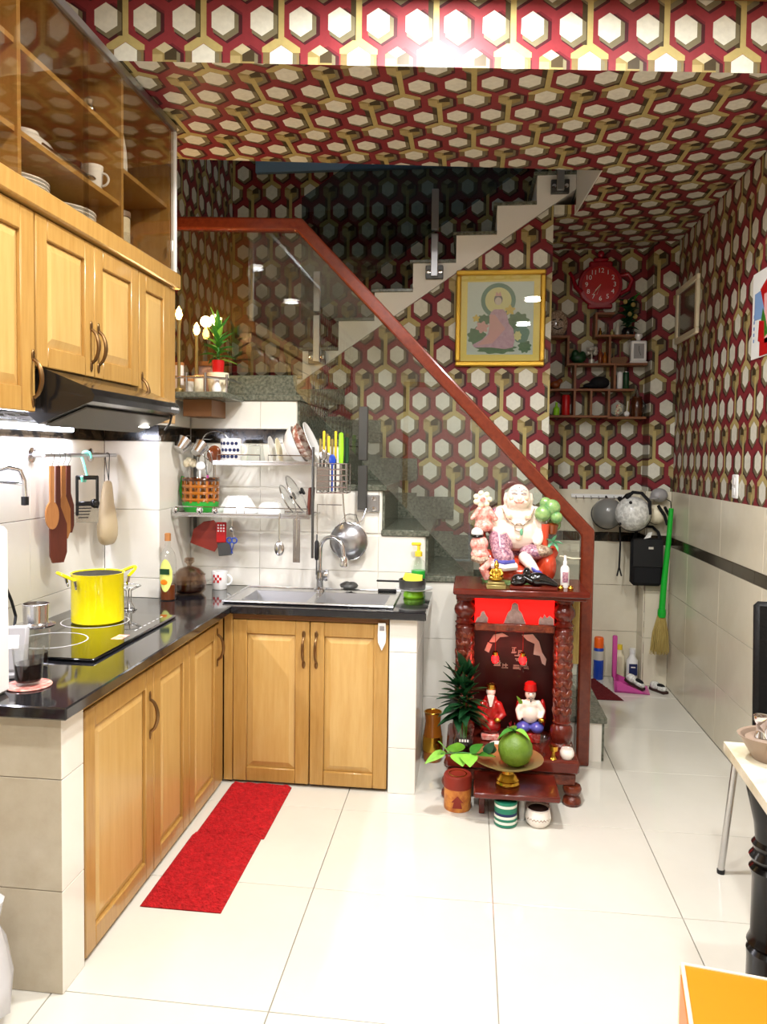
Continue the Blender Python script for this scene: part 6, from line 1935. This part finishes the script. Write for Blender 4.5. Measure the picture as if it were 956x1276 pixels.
# ================================================================ TABLE AND CHAIR
t = thing('dining_table', 'cream marble topped table on turned black legs', 'table', (0, 0, 0))
B().prism([(.648, 2.064), (1.255, 2.02), (1.255, .95), (.575, .95)], .728, .7525, 'xy').obj('table_top', 'marble', t, smooth=False)
LEGP = [(0, 0), (.05, 0), (.054, .02), (.046, .05), (.052, .07), (.052, .27), (.054, .29), (.046, .30), (.054, .31), (.046, .33), (.046, .47), (.054, .49), (.044, .50), (.055, .52), (.044, .535), (.05, .55), (.042, .56), (.046, .60), (.065, .68), (.065, .7), (0, .7)]
for x, y in ((.733, 1.945), (1.17, 1.90), (.70, 1.05), (1.17, 1.05)):
    B().lathe(LEGP, (x, y, .0008), 24).obj('leg', 'leg_black', t)
B().prism([(.68, 2.0), (1.21, 1.965), (1.21, 1.0), (.625, 1.0)], .7, .7275, 'xy').obj('apron', 'black_gloss', t, smooth=False)
t = thing('serving_basin', 'oval taupe plastic basin at the far edge of the marble table', 'basin', (.775, 1.955, .753))
B().lathe([(0, 0), (.092, 0), (.125, .052), (.13, .058), (.122, .056), (.09, .008), (0, .006)], seg=34, sy=.62).obj('basin_body', 'taupe_plastic', t)
B().lathe([(0, .010), (.085, .012), (.112, .05), (0, .05)], (0, 0, 0), 30, sy=.6).obj('contents', 'taupe_plastic', t)
B().box(-.02, .08, -.03, .03, .05, .062, .004).obj('folded_napkin', 'white_plastic', t)
t = thing('chrome_grinder', 'small chrome grinder standing in the taupe basin', 'grinder', (.70, 1.96, .804))
B().lathe([(0, 0), (.016, 0), (.012, .012), (.012, .03), (.018, .04), (.018, .052), (0, .053)], seg=16).obj('grinder_body', 'chrome', t)
solo(B().prism([(-.055, 0), (-.02, -.035), (.05, -.04), (.06, .03), (.01, .045)], 0, .006, 'xy').prism([(-.03, 0), (.0, -.025), (.05, -.03), (.05, .02)], .006, .016, 'xy'), 'folded_cloth', 'yellow', 'yellow folded cloth on the marble table', 'cloth', (.745, 1.83, .753))
t = thing('dining_chair', 'black upholstered chair with slim steel legs behind the marble table', 'chair', (1.06, 2.66, 0), -.05)
B().box(-.16, .18, -.23, .2, .43, .475, .015).obj('seat', 'leather_black', t)
b = B(Matrix.Translation((0, .2, .5)) @ Matrix.Rotation(-.08, 4, 'X'))
b.box(-.075, .19, -.018, .022, .0, .47, .014)
b.obj('backrest', 'leather_black', t)
for x, y, dx, dy in ((-.135, .17, -.03, .03), (.16, .17, .03, .03), (-.14, -.2, -.03, -.02), (.16, -.2, .03, -.02)):
    l = B().tube([(x + dx, y + dy, .012), (x, y, .435)], .0115, 10).obj('leg', 'steel', t)
    B().lathe([(0, .0008), (.013, .0008), (.014, .014), (0, .014)], (x + dx, y + dy, 0), 12).obj('rubber_foot', 'black_matt', l)
for x in (-.04, .165):
    B().tube([(x, .19, .45), (x, .2, .6)], .009, 8).obj('back_support', 'steel', t)

# orange box
t = thing('storage_box', 'orange box with cream piped edges standing in front of the table', 'box', (.437, 1.613, 0), -.165)
B().box(.0, .40, -.42, 0, .001, .445, .012).obj('box_body', 'orange', t)
B().box(.006, .394, -.414, -.006, .445, .452, .003).obj('lid', 'orange', t)
p = B()
p.tube([(.004, -.416, .449), (.004, -.004, .449), (.396, -.004, .449), (.396, -.416, .449)], .006, 8, closed=True)
p.tube([(.004, -.004, .449), (.004, -.004, .004)], .006, 8)
p.tube([(.004, -.416, .449), (.004, -.416, .004)], .006, 8)
p.obj('piping', 'cream_plastic', t)
